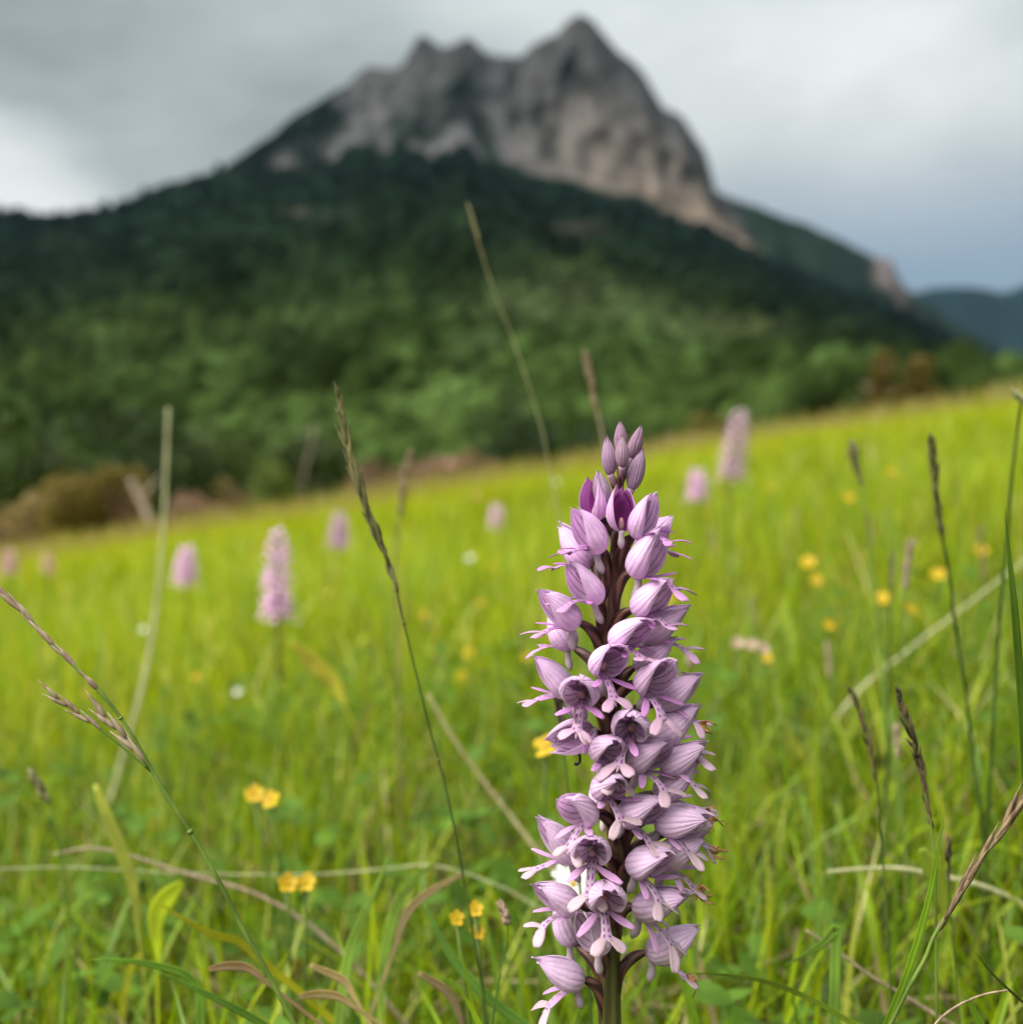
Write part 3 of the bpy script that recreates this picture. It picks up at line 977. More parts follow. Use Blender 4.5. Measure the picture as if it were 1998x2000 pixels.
# round-leaved ground cover (clover-like leaflets)
g = np.random.default_rng(33)
n_ = 2600
ys = np.sqrt(g.uniform(0.22 ** 2, 1.3 ** 2, n_)); xs = g.uniform(-1, 1, n_) * (ys * 0.62 + 0.3)
keep = fbm(xs * 6 + 3, ys * 6, 2) > 0.47
xs, ys = xs[keep], ys[keep]; n_ = len(xs)
hz = ground_z(xs, ys) + g.uniform(0.025, 0.105, n_)
LV, LF, LC = [], [], []
for q in range(3):
    a = g.uniform(0, 6.28, n_) * (q == 0) + (0 if q == 0 else a0 + q * 2.09)
    if q == 0: a0 = a
    s = g.uniform(0.004, 0.0085, n_)
    th = np.linspace(0, 2 * math.pi, 8, endpoint=False)
    rx = 1.0 + np.cos(th); ry = 0.85 * np.sin(th)
    px_ = s[:, None] * (rx[None] * np.cos(a)[:, None] - ry[None] * np.sin(a)[:, None])
    py_ = s[:, None] * (rx[None] * np.sin(a)[:, None] + ry[None] * np.cos(a)[:, None])
    pz_ = g.normal(0, 0.35, n_)[:, None] * px_ + g.normal(0, 0.35, n_)[:, None] * py_ + np.abs(ry)[None] * s[:, None] * 0.25
    LV.append(np.stack((xs[:, None] + px_, ys[:, None] + py_, hz[:, None] + pz_), -1))
    LC.append(np.broadcast_to((np.array((0.085, 0.165, 0.02)) * g.uniform(0.7, 1.5, n_)[:, None])[:, None], (n_, 8, 3)))
LV = np.concatenate(LV); LC = np.concatenate(LC)
b = np.arange(len(LV)) * 8
LF = np.concatenate([np.stack((b + i0, b + i1, b + i2, b + i3), -1) for i0, i1, i2, i3 in ((0, 1, 6, 7), (1, 2, 5, 6), (2, 3, 4, 5))])
tag(big_mesh('clover_leaves', LV.reshape(-1, 3), LF, M['grass'], LC.reshape(-1, 3)), 'small round clover leaflets low among the grass blades', 'ground cover', kind='stuff')


# ------------------------------------------------------------------ single grass stalks, blades and seed heads
def to_ground(P):
    """carry a path on to the soil below its last point, bending over gently"""
    P = [np.asarray(p, float) for p in P]
    a = P[-1]; d = unit(P[-1] - P[-2])
    h = a[2] - float(ground_z(a[0], a[1]))
    if h > 0.005:
        hd = np.array((d[0], d[1], 0.0))
        flat = float(np.linalg.norm(hd))
        e = a + hd * h * (0.35 + 0.6 * flat)
        e[2] = float(ground_z(e[0], e[1])) - 0.006
        h = a[2] - e[2]
        p1 = a + hd * h * 0.22; p1[2] = a[2] - h * 0.22 * max(0.25, -d[2])
        p2 = a + (e - a) * 0.62 + hd * h * 0.14; p2[2] = a[2] - h * 0.56
        P += [p1, p2, e]
    return P


def spikelet(mb, base, tip, wid, seedy=0.0, col=(0.3, 0.2, 0.1)):
    """one pointed lance-shaped floret with a keel and an awn"""
    p = np.linspace(0, 1, 6)
    path = base[None] + (tip - base)[None] * p[:, None]
    prof = np.array((0.25, 0.8, 1.0, 0.75, 0.35, 0.03)) * wid
    tube(mb, path, prof, 5, 0, col, ridge=0.18, nr=2, cap=True)


def stalk(name, pts, d, r, mat, label, group=None, head=None, cat='grass stalk', extra=None, parts=True, seed=0, nodes=()):
    """pts: photograph pixels (overview scale) from the tip down, d: depth or (tip, base) depths"""
    d0, d1 = d if isinstance(d, tuple) else (d, d)
    P = [at(*ovp(x, y), d0 + (d1 - d0) * i / max(1, len(pts) - 1)) for i, (x, y) in enumerate(pts)]
    vis = np.sum(np.linalg.norm(np.diff(np.array(P), axis=0), axis=1))
    P = to_ground(P)
    org = P[-1].copy()
    path = smooth_path(P, 14 + 4 * len(P)) - org
    root = tag(empty(name, org), label, cat, group)
    mb = MB()
    rad = r * np.linspace(0.55, 1.15, len(path))
    tube(mb, path, rad, 7)
    for f in nodes:
        i = int(f * (len(path) - 2)) + 1
        tube(mb, [path[i] - (path[i] - path[i - 1]) * 0.2, path[i], path[i] + (path[i + 1] - path[i]) * 0.2], [r * 1.0, r * 1.35, r * 1.0], 7)
    mb.build('stem', M[mat], root)
    if head:
        g = np.random.default_rng(seed + 500)
        f0, f1, nsp, ln, wd, ang, hm = head
        hmb = None if parts else MB()
        Ls = np.concatenate(([0], np.cumsum(np.linalg.norm(np.diff(path, axis=0), axis=1))))
        tot = vis
        for k in range(nsp):
            s = (f0 + (f1 - f0) * (k + 0.5) / nsp) * tot
            b = np.array([np.interp(s, Ls, path[:, j]) for j in range(3)])
            b2 = np.array([np.interp(max(0, s - 0.004), Ls, path[:, j]) for j in range(3)])
            T = unit(b - b2) * -1 if s > 0.0005 else unit(path[0] - path[1])
            sd_ = unit(np.cross(T, (0, 1, 0)))
            fr = np.cross(T, sd_)
            a = (k % 2) * math.pi + g.normal(0, 0.7)
            an = abs(g.normal(ang, ang * 0.35))
            dr = unit(T * math.cos(an) + (sd_ * math.cos(a) + fr * math.sin(a)) * math.sin(an))
            fade = 0.65 + 0.5 * math.sin(math.pi * min(1, (k + 1) / nsp))
            m_ = MB() if parts else hmb
            spikelet(m_, b, b + dr * ln * g.uniform(0.75, 1.2) * fade, wd * g.uniform(0.8, 1.2))
            if parts:
                m_.build('spikelet', M[hm], root)
        if not parts:
            hmb.build('seed_head', M[hm], root)
    if extra:
        for (epts, er, emat, ehead) in extra:
            EP = smooth_path([at(*ovp(x, y), d0) for x, y in epts], 10) - org
            mb = MB(); tube(mb, EP, er * np.linspace(0.6, 1, 10), 6); mb.build('branch', M[emat], root)
            nsp, ln, wd, hm, sp0, sp1 = ehead
            for k in range(nsp):
                i = sp0 + (sp1 - sp0) * k / max(1, nsp - 1)
                b = np.array([np.interp(i, np.linspace(0, 1, 10), EP[:, j]) for j in range(3)])
                T = unit(EP[0] - EP[-1])
                off = unit(np.cross(T, (0, 1, 0))) * (0.16 if k % 2 else -0.16) + np.array((0, -0.08, 0))
                m_ = MB(); spikelet(m_, b, b + unit(T + off) * ln, wd); m_.build('spikelet', M[hm], root)
    return root


def blade_thing(name, pts, d, wid, col, label, group=None, cat='grass', mat='grass', stubby=False):
    col = np.asarray(col) * (1.6, 1.5, 0.8)
    d0, d1 = d if isinstance(d, tuple) else (d, d)
    P = [at(*ovp(x, y), d0 + (d1 - d0) * i / max(1, len(pts) - 1)) for i, (x, y) in enumerate(pts)]
    nv = len(P)
    P = to_ground(P)
    path, T, A, B = frames(smooth_path(P, 26))
    t = np.linspace(0, 1, 26)
    hw = wid * 0.5 * np.minimum(1, (t * 3.2 + 0.02) ** 0.75)
    if stubby:
        f_ = (nv - 1) / (len(P) - 1)
        hw = wid * 0.5 * (np.clip(np.sin(math.pi * np.clip(t / f_, 0.03, 1)), 0, 1) ** 0.7) + 0.0006
    # side direction lies across the view, folded along a keel
    side = np.cross(T, np.array((0.12, 1.0, 0.1))); side /= np.linalg.norm(side, axis=1, keepdims=True)
    keel = np.cross(T, side)
    v = np.linspace(-1, 1, 5)
    G = path[:, None] + side[:, None] * (hw[:, None] * v[None])[..., None] + keel[:, None] * (hw[:, None] * 0.35 * (np.abs(v)[None] - 0.5))[..., None]
    org = P[-1]
    mb = MB()
    sheet(mb, G - org, wid * 0.05, col, (0, 0))
    o = mb.build(name, M[mat], None)
    o.location = org
    return tag(o, label, cat, group)


stalk('grass_stalk', [(640, 752), (648, 800), (666, 880), (690, 950), (720, 1030), (742, 1090), (763, 1180), (790, 1290), (815, 1390), (842, 1490), (868, 1620), (885, 1720)], (0.318, 0.335), 0.00042, 'dark_stem',
      'slender upright grass stalk with a tight brown green spike left of the large orchid'.replace('left of', 'beside'), head=(0.0, 0.38, 46, 0.0085, 0.00062, 0.17, 'spike_green'), nodes=(0.30, 0.42, 0.60))
stalk('grass_stalk', [(-6, 1108), (40, 1150), (100, 1215), (160, 1275), (212, 1332), (245, 1380), (280, 1440), (310, 1492), (372, 1590), (412, 1660), (455, 1745), (505, 1835), (555, 1932)], (0.262, 0.262), 0.00060, 'green_stem',
      'leaning grass stalk with open straw pink spikelets', head=(0.0, 0.29, 10, 0.0100, 0.00060, 0.06, 'spike_pink'), nodes=(0.30, 0.52),
      extra=[([(92, 1308), (140, 1340), (200, 1384), (250, 1425), (285, 1455)], 0.00030, 'green_stem', (5, 0.0075, 0.0005, 'spike_pink', 0.12, 0.48)),
             ([(178, 1335), (215, 1370), (250, 1405), (284, 1450)], 0.00034, 'green_stem', (5, 0.0085, 0.0007, 'spike_pink', 0.22, 0.95))], seed=3)
stalk('dry_stalk', [(318, 770), (314, 880), (309, 990), (298, 1120), (288, 1200), (268, 1300), (240, 1400), (215, 1490)], (0.98, 0.90), 0.0022, 'pale_straw', 'tall thick straw coloured stem rising past the meadow edge', cat='dry stalk', nodes=(0.35, 0.6))
stalk('thin_stalk', [(889, 405), (912, 490), (940, 570), (968, 640), (998, 730), (1022, 810), (1040, 900), (1060, 1010)], (0.56, 0.62), 0.0005, 'pale_straw', 'very thin arching straw stem reaching high over the forest', head=(0.0, 0.14, 6, 0.010, 0.0007, 0.06, 'straw'), parts=False)
stalk('seed_stalk', [(1106, 680), (1118, 740), (1138, 830), (1150, 920), (1160, 1030)], 0.62, 0.0009, 'spike_pink', 'blurred brown grass stalk rising behind the buds of the large orchid', head=(0.0, 0.30, 22, 0.010, 0.0012, 0.12, 'spike_brown'), parts=False, seed=2)
stalk('seed_stalk', [(772, 866), (760, 930), (750, 1000), (746, 1050), (748, 1130)], 0.72, 0.0009, 'spike_brown', 'brown nodding seed head next to the slender upright stalk', head=(0.0, 0.42, 26, 0.011, 0.0014, 0.12, 'spike_brown'), parts=False, seed=4)
stalk('seed_stalk', [(1755, 822), (1760, 880), (1768, 950), (1777, 1015), (1788, 1070), (1800, 1170), (1818, 1290), (1832, 1400)], (0.40, 0.44), 0.0008, 'dark_stem', 'tallest brown green seed head standing before the rising meadow', head=(0.02, 0.33, 34, 0.0085, 0.0009, 0.15, 'spike_green'), parts=False, seed=5, nodes=(0.35, 0.5))
stalk('seed_stalk', [(1607, 838), (1612, 870), (1622, 910), (1632, 960), (1640, 1030)], 0.56, 0.0007, 'green_stem', 'short fluffy seed head with white anthers above a small yellow flower', head=(0.02, 0.42, 24, 0.006, 0.0011, 0.35, 'spike_green'), parts=False, seed=6)
stalk('seed_stalk', [(1720, 1022), (1712, 1060), (1706, 1110), (1702, 1160), (1700, 1230)], 0.55, 0.0007, 'green_stem', 'pale pinkish seed head beside a thin dark green one', head=(0.02, 0.45, 22, 0.006, 0.0010, 0.3, 'spike_pink'), parts=False, seed=7)
stalk('seed_stalk', [(1682, 1058), (1680, 1110), (1678, 1180), (1676, 1260)], 0.52, 0.0008, 'dark_stem', 'thin dark green seed head beside a pale pinkish one', head=(0.0, 0.30, 22, 0.007, 0.0007, 0.08, 'spike_green'), parts=False, seed=8)
stalk('seed_stalk', [(1608, 1306), (1622, 1345), (1636, 1395), (1648, 1440), (1655, 1490), (1660, 1560)], 0.355, 0.0004, 'dark_stem', 'small dark double spike among the green blades', head=(0.0, 0.70, 17, 0.0058, 0.0005, 0.24, 'spike_dark'), seed=9)
stalk('seed_stalk', [(1694, 1306), (1706, 1350), (1722, 1400), (1736, 1445), (1745, 1500), (1755, 1555), (1763, 1610), (1764, 1700)], 0.305, 0.0004, 'green_stem', 'sharp blackish spike of overlapping florets near the leaning brown spikelets', head=(0.0, 0.68, 30, 0.0056, 0.00046, 0.24, 'spike_dark'), seed=10)
stalk('seed_stalk', [(1690, 1372), (1694, 1420), (1698, 1470), (1702, 1540)], 0.46, 0.0005, 'green_stem', 'small reddish brown seed head between two dark spikes', head=(0.02, 0.36, 16, 0.005, 0.0010, 0.2, 'spike_pink'), parts=False, seed=11)
stalk('seed_stalk', [(1302, 1243), (1303, 1275), (1304, 1330), (1306, 1400)], 0.42, 0.0005, 'green_stem', 'little round brown head close beside the large orchid', head=(0.0, 0.12, 22, 0.0035, 0.0008, 0.4, 'spike_pink'), parts=False, seed=12)
stalk('seed_stalk', [(1052, 1308), (1056, 1345), (1062, 1400), (1070, 1470)], 0.335, 0.0005, 'dark_stem', 'dark fuzzy spike partly hidden by the large orchid', head=(0.0, 0.40, 26, 0.004, 0.0006, 0.35, 'spike_dark'), parts=False, seed=13)
stalk('seed_stalk', [(948, 1712), (956, 1735), (958, 1765), (948, 1820), (936, 1880), (928, 1945)], 0.315, 0.0003, 'dark_stem', 'small drooping beige flower head on a thin curved stem', head=(0.0, 0.16, 12, 0.0036, 0.0009, 0.35, 'spike_pink'), seed=14)
stalk('seed_stalk', [(66, 1468), (80, 1490), (95, 1520), (110, 1580), (120, 1650)], 0.42, 0.0005, 'green_stem', 'short dark seed head tucked under the leaning grass stalk', head=(0.0, 0.30, 18, 0.006, 0.0010, 0.22, 'spike_green'), parts=False, seed=15)
stalk('seed_stalk', [(1962, 1452), (1930, 1500), (1892, 1560), (1850, 1620), (1812, 1680), (1780, 1735), (1757, 1775), (1748, 1800), (1715, 1860), (1680, 1930)], 0.262, 0.00055, 'green_stem', 'large leaning head of sharp purple brown spikelets',
      head=(0.0, 0.68, 18, 0.0135, 0.00068, 0.10, 'spike_brown'), seed=16, nodes=(0.75,))
stalk('curled_stalk', [(1926, 752), (1921, 790), (1908, 900), (1900, 1000), (1888, 1120), (1880, 1240), (1872, 1380)], (0.40, 0.44), 0.0008, 'dark_stem', 'dark stem with a small curled pale leaf at its tip', head=(0.0, 0.03, 2, 0.008, 0.0016, 0.5, 'pale_straw'), parts=False, seed=17)
stalk('seed_stalk', [(1790, 1590), (1788, 1640), (1792, 1700), (1798, 1780)], 0.34, 0.0003, 'dark_stem', 'faint thin dark spike behind the purple brown spikelets', head=(0.0, 0.4, 16, 0.004, 0.0004, 0.2, 'spike_dark'), parts=False, seed=18)
SLAB = ['faint seed stalk between the tallest seed head and the curled stem', 'faint seed stalk behind the dark pointed upright blade', 'faint stalk behind the close pair of yellow flowers', 'faint stalk rising behind the upper flowers of the large orchid',
        'faint stalk beside the tall pink orchid spike', 'faint stalk above the small dark double spike', 'faint stalk beside the thick straw coloured stem', 'faint stalk just beside the slender upright grass stalk', 'faint stalk below the fluffy seed head with white anthers',
        'faint stalk close behind the side of the large orchid', 'faint stalk above the pale cream flower head', 'faint stalk below the short pink orchid']
for i, (x, y, h) in enumerate(((1800, 900, 130), (1850, 1000, 200), (1500, 960, 90), (1150, 1000, 80), (460, 1010, 80), (1560, 1220, 120), (240, 1130, 110), (700, 1180, 90), (1640, 980, 90), (980, 1180, 110), (1420, 1130, 100), (1340, 1000, 90))):
    p, d = on_plane(x * OVS, (y + h) * OVS, 0.10)
    d = min(max(d, 0.6), 3.0)
    stalk('meadow_stalk', [(x, y), (x + 4, y + h * 0.4), (x + 6, y + h), (x + 5, y + h * 1.5)], d, 0.0009, 'green_stem', SLAB[i], 'thin blurred stalks in the meadow', head=(0.0, 0.35, 20, 0.008, 0.0011, 0.15, ('spike_green', 'spike_brown', 'spike_pink')[i % 3]), parts=False, seed=30 + i)

GB = 'broad green blades round the large orchid'
blade_thing('grass_shoot', [(1895, 960), (1902, 1040), (1911, 1130), (1920, 1240), (1927, 1350), (1934, 1480)], 0.268, 0.0019, (0.060, 0.120, 0.020), 'dark pointed upright blade beside the curled stem')
blade_thing('grass_shoot', [(1781, 1522), (1768, 1610), (1745, 1720), (1712, 1830), (1672, 1932)], 0.262, 0.0017, (0.14, 0.25, 0.03), 'bright green blade crossing below the purple brown spikelets')
blade_thing('grass_shoot', [(1478, 1822), (1525, 1797), (1560, 1772), (1577, 1750), (1576, 1790), (1574, 1870)], 0.33, 0.0032, (0.17, 0.29, 0.09), 'pale green blade bent over in a sharp fold')
blade_thing('grass_shoot', [(1290, 1835), (1360, 1838), (1440, 1850), (1520, 1880), (1600, 1925), (1660, 1960)], (0.30, 0.30), 0.0016, (0.16, 0.24, 0.05), 'arching blade bowing low right beside the orchid stem'.replace('right ', ''))
blade_thing('grass_shoot', [(170, 1810), (240, 1812), (300, 1822), (350, 1838), (372, 1860), (380, 1940)], 0.33, 0.0030, (0.13, 0.25, 0.06), 'green blade arching over and dropping straight down')
blade_thing('grass_shoot', [(290, 1830), (370, 1865), (460, 1910), (520, 1945)], 0.32, 0.0028, (0.11, 0.22, 0.06), 'long green blade lying slantwise by the leaning stalk foot')
blade_thing('grass_shoot', [(735, 1610), (700, 1700), (665, 1780), (650, 1850), (640, 1930)], 0.37, 0.0036, (0.17, 0.28, 0.09), 'pale blue green blade leaning across the grass')
blade_thing('grass_shoot', [(832, 1620), (790, 1650), (760, 1690), (735, 1760), (720, 1850)], 0.40, 0.0036, (0.16, 0.26, 0.08), 'second pale blade crossing the pale blue green one')
blade_thing('grass_shoot', [(800, 1700), (820, 1745), (850, 1800), (900, 1860), (950, 1905), (1000, 1940)], 0.34, 0.0036, (0.12, 0.24, 0.08), 'bluish green blade sloping towards the orchid foot')
blade_thing('grass_shoot', [(848, 1845), (880, 1885), (905, 1932), (920, 1960)], 0.29, 0.0016, (0.17, 0.26, 0.025), 'yellow green blade next to the drooping beige flower head')
blade_thing('grass_shoot', [(868, 1790), (882, 1850), (896, 1930), (900, 1970)], 0.30, 0.0012, (0.15, 0.25, 0.025), 'thin upright blade under the cluster of yellow flowers')
blade_thing('grass_shoot', [(550, 1210), (575, 1235), (600, 1258), (630, 1285), (650, 1330)], 0.75, 0.011, (0.34, 0.34, 0.09), 'blurred pale yellow leaf in front of the tall pink orchid', stubby=True)
blade_thing('grass_shoot', [(345, 1665), (320, 1690), (300, 1720), (300, 1800)], 0.42, 0.0070, (0.28, 0.36, 0.04), 'bright lime leaf tip behind the leaning grass stalk', stubby=True)
blade_thing('grass_shoot', [(180, 1480), (200, 1530), (225, 1590), (250, 1660), (262, 1760)], 0.45, 0.0050, (0.26, 0.30, 0.10), 'pale wide blade leaning below the straw pink spikelets', stubby=True)
blade_thing('grass_shoot', [(295, 1700), (350, 1735), (410, 1765), (450, 1775), (480, 1800)], 0.38, 0.0032, (0.26, 0.28, 0.03), 'yellowish blade slanting down behind the leaning stalk')
blade_thing('grass_shoot', [(1738, 1600), (1752, 1630), (1770, 1665), (1780, 1720)], 0.36, 0.0050, (0.22, 0.30, 0.06), 'short broad light green leaf behind the blackish spike', stubby=True)
blade_thing('grass_shoot', [(1815, 1870), (1835, 1905), (1855, 1950), (1862, 1990)], 0.268, 0.0024, (0.12, 0.23, 0.03), 'green blade at the foot of the purple brown spikelets')
blade_thing('grass_shoot', [(1838, 1795), (1865, 1830), (1900, 1865), (1940, 1900)], 0.272, 0.0007, (0.045, 0.08, 0.03), 'very thin dark blade bending away below the spikelets')
blade_thing('grass_shoot', [(1268, 1780), (1290, 1850), (1310, 1932), (1316, 1970)], 0.36, 0.0040, (0.14, 0.25, 0.035), 'broad green blade just behind the lowest orchid flower')
blade_thing('grass_shoot', [(1468, 1940), (1467, 1935), (1466, 1925), (1465, 1965)], 0.30, 0.0010, (0.14, 0.26, 0.03), 'short stub of a green blade near the arching blade') if False else None
SB = 'dry straw lying in the grass'
stalk('dry_straw', [(1940, 1052), (1870, 1105), (1800, 1160), (1740, 1205), (1690, 1245)], 0.80, 0.0014, 'pale_straw', 'thick pale straw slanting across the meadow beside the dark pointed blade', cat='dry straw')
stalk('dry_straw', [(808, 1310), (850, 1385), (910, 1470), (960, 1535), (1010, 1600), (1060, 1660)], (0.58, 0.56), 0.0013, 'straw', 'pale straw stem slanting down behind the large orchid', cat='dry straw', nodes=(0.3,))
stalk('dry_straw', [(-20, 1640), (120, 1636), (300, 1645), (480, 1650), (620, 1648), (740, 1638), (800, 1632)], 0.48, 0.00042, 'pale_straw', 'long thin straw lying level across the grass', cat='dry straw')
stalk('dry_straw', [(100, 1612), (170, 1600), (240, 1612), (310, 1635), (360, 1650)], 0.47, 0.0008, 'spike_pink', 'brownish bent straw above the long level straw', cat='dry straw')
stalk('dry_straw', [(1560, 1645), (1620, 1640), (1690, 1638), (1760, 1650)], 0.42, 0.0011, 'pale_straw', 'short level straw near the folded pale blade', cat='dry straw')
stalk('dry_straw', [(1520, 1755), (1580, 1795), (1640, 1840), (1700, 1875), (1740, 1900)], 0.36, 0.0007, 'spike_pink', 'reddish dry stem running down behind the bright green blade', cat='dry straw')
stalk('dry_straw', [(1900, 1868), (1860, 1875), (1810, 1895), (1770, 1925), (1755, 1945)], 0.268, 0.0004, 'spike_pink', 'small reddish dead leaf crossing below the spikelets', cat='dry straw')
blade_thing('dry_straw', [(395, 1828), (430, 1822), (470, 1826), (500, 1850)], 0.31, 0.0020, (0.30, 0.23, 0.24), 'small reddish husk beside the foot of the leaning stalk', cat='dry straw', stubby=True)
blade_thing('dry_straw', [(585, 1820), (620, 1835), (650, 1850), (668, 1880)], 0.33, 0.0020, (0.34, 0.29, 0.28), 'curved beige straw tip low in the grass', cat='dry straw', stubby=True)
blade_thing('dry_straw', [(565, 1880), (600, 1875), (640, 1880), (670, 1900)], 0.32, 0.0020, (0.34, 0.29, 0.28), 'curved brown husk below the beige straw tip', cat='dry straw', stubby=True)
blade_thing('dry_straw', [(790, 1835), (815, 1850), (835, 1862), (855, 1885), (870, 1930)], 0.33, 0.0020, (0.20, 0.165, 0.17), 'drooping brown spikelet by the bluish green blade', cat='dry straw', stubby=True)
blade_thing('dry_straw', [(870, 1650), (800, 1690), (770, 1720), (745, 1790)], 0.38, 0.0020, (0.34, 0.29, 0.30), 'bent beige straw crossing the two pale blades', cat='dry straw', stubby=True)

# ------------------------------------------------------------------ small meadow flowers
def petal_flower(name, px, py, size, mat, npet, label, cat, group, d=None, h=None, heads=((0, 0, 0),), seed=0):
    g = np.random.default_rng(seed + 900)
    px, py = ovp(px, py)
    if d is None:
        p, d = on_plane(px, py, h)
    p = at(px, py, d)
    base = np.array((p[0] + g.normal() * 0.008, p[1] + 0.008, 0)); base[2] = float(ground_z(base[0], base[1])) - 0.004
    root = tag(empty(name, base), label, cat, group)
    for (ox, oy, oz) in heads:
        hp = p + np.array((ox, oy, oz)) - base
        mb = MB()
        tube(mb, smooth_path([(0, 0, 0), hp * 0.55 + (0.004, 0, 0), hp], 8), [0.0007] * 8, 5)
        mb.build('stem', M['green_stem'], root)
        mb = MB()
        ax = unit((g.normal() * 0.3, -0.75, 0.8))
        e1 = unit(np.cross(ax, (1, 0.1, 0))); e2 = np.cross(ax, e1)
        for k in range(npet):
            a = 2 * math.pi * k / npet + g.normal() * 0.08
            dr = e1 * math.cos(a) + e2 * math.sin(a); sd_ = -e1 * math.sin(a) + e2 * math.cos(a)
            u = np.linspace(0, 1, 6); v = np.linspace(-1, 1, 5)
            wd = np.sin(np.pi * np.clip(u * 0.72 + 0.10, 0, 1)) * size * (2.2 / npet)
            G = hp + dr * (u * size)[:, None, None] + sd_ * (wd[:, None] * v[None])[..., None] + ax * (0.30 * size * u ** 2 + 0 * u)[:, None, None] + ax * (0.10 * size * np.abs(v) ** 2)[None, :, None]
            sheet(mb, G, size * 0.03, (1, 1, 1), (0, 0))
        tube(mb, [hp, hp + ax * size * 0.22], [size * 0.22, size * 0.10], 8, 1)
        mb.build('corolla', [M[mat], M['yellow']], root)
    return root


YG = 'small yellow meadow flowers'
YLAB = ['single yellow flower between the straw pink spikelets and a small white flower', 'upper yellow flower of two beside the large orchid, below the nodding seed head', 'lower yellow flower of two beside the large orchid',
        'yellow flower touching the large orchid at mid height', 'yellow flower close beside the slender upright grass stalk', 'yellow flower between the slender upright stalk and the large orchid',
        'yellow flower beside a small white flower behind the slender stalk', 'upper yellow flower of a close pair beyond the large orchid', 'lower yellow flower of a close pair beyond the large orchid',
        'round yellow flower beside the fluffy seed head with white anthers', 'yellow flower beside the thin dark green seed head', 'yellow flower near the pale cream flower head',
        'yellow flower between the short pink orchid and the pale leaning orchid', 'yellow flower above the small white flower behind the slender stalk', 'yellow flower touching the stem of the tallest seed head',
        'yellow flower between the tallest seed head and the dark pointed blade', 'yellow flower below the leaning stalk tip and beside the thick straw stem', 'yellow flower below the close pair, above the small double spike', 'yellow flower half hidden at the side of the large orchid',
        'yellow flower under the fluffy seed head, high on the rising meadow', 'yellow flower between the pale pinkish seed head and the slanting pale straw', 'yellow flower just beyond the pale leaning orchid', 'yellow flower beside the foot of the tall pink orchid spike']
for i, (x, y, s, h) in enumerate(((372, 1278, 0.0105, 0.10), (885, 1232, 0.0125, 0.10), (870, 1277, 0.011, 0.10), (990, 1240, 0.009, 0.11), (800, 1160, 0.010, 0.12), (905, 1140, 0.010, 0.12),
                                  (930, 1070, 0.013, 0.13), (1525, 1062, 0.013, 0.16), (1538, 1095, 0.012, 0.14), (1680, 892, 0.013, 0.2), (1665, 1130, 0.011, 0.14), (1448, 1242, 0.008, 0.12),
                                  (1330, 968, 0.014, 0.17), (895, 1045, 0.012, 0.13), (1770, 1085, 0.011, 0.15), (1850, 1040, 0.011, 0.16), (160, 1310, 0.009, 0.10), (1560, 1180, 0.010, .13), (1260, 1130, 0.010, .13),
                                  (1600, 940, 0.014, .18), (1715, 1150, 0.010, .14), (1450, 920, .015, .18), (620, 1120, .010, .12))):
    petal_flower('yellow_flower', x, y, s * 0.55, 'yellow', 5, YLAB[i], 'flower', YG, h=h, seed=i)
petal_flower('trefoil', 513, 1510, 0.0043, 'yellow', 5, 'pair of yellow blossoms on one stem in the grass between the two stalks', 'flower', YG, d=0.47, heads=((0, 0, 0), (-0.008, 0.004, 0.001)), seed=51)
petal_flower('trefoil', 543, 1668, 0.0038, 'yellow', 5, 'orange yellow blossom low in the grass below the yellow pair', 'flower', YG, d=0.40, heads=((0, 0, 0), (0.006, 0.003, -0.001)), seed=52)
petal_flower('trefoil', 888, 1728, 0.0026, 'yellow', 5, 'cluster of three yellow blossoms beside the drooping beige head', 'flower', YG, d=0.345, heads=((0.0015, 0, 0.002), (-0.0045, 0, -0.001), (0.0020, 0, -0.0055)), seed=53)
petal_flower('yellow_leaf_flower', 1030, 1410, 0.0042, 'yellow', 2, 'narrow yellow petals beside the large orchid', 'flower', YG, d=0.42, seed=54)
petal_flower('pale_flower', 1418, 1218, 0.0042, 'spike_pink', 6, 'pale yellow pinkish flower head beyond the large orchid', 'flower', None, d=0.62, heads=((0, 0, 0), (-0.008, 0, 0.001), (0.006, 0, -0.002)), seed=55)
petal_flower('daisy', 1083, 1668, 0.0085, 'white', 12, 'white daisy with yellow centre peeping out behind the large orchid', 'daisy', None, d=0.40, seed=56)
WLAB = ['white flower in the grass between the yellow flower and the slender stalk', 'white flower under a yellow one behind the slender stalk', 'white flower touching the thick straw coloured stem', 'white flower high up at the meadow edge by the large orchid buds']
for i, (x, y, s, h) in enumerate(((450, 1306, 0.0085, 0.09), (886, 1054, 0.014, 0.12), (272, 1188, 0.010, 0.13), (1050, 910, .016, .2))):
    petal_flower('white_flower', x, y, s * 0.6, 'white', 6, WLAB[i], 'flower', 'small white meadow flowers', h=h, seed=70 + i)
petal_flower('salmon_flower', 895, 938, 0.022, 'salmon', 5, 'small salmon coloured flower far back in the meadow', 'flower', None, h=0.15, seed=80)

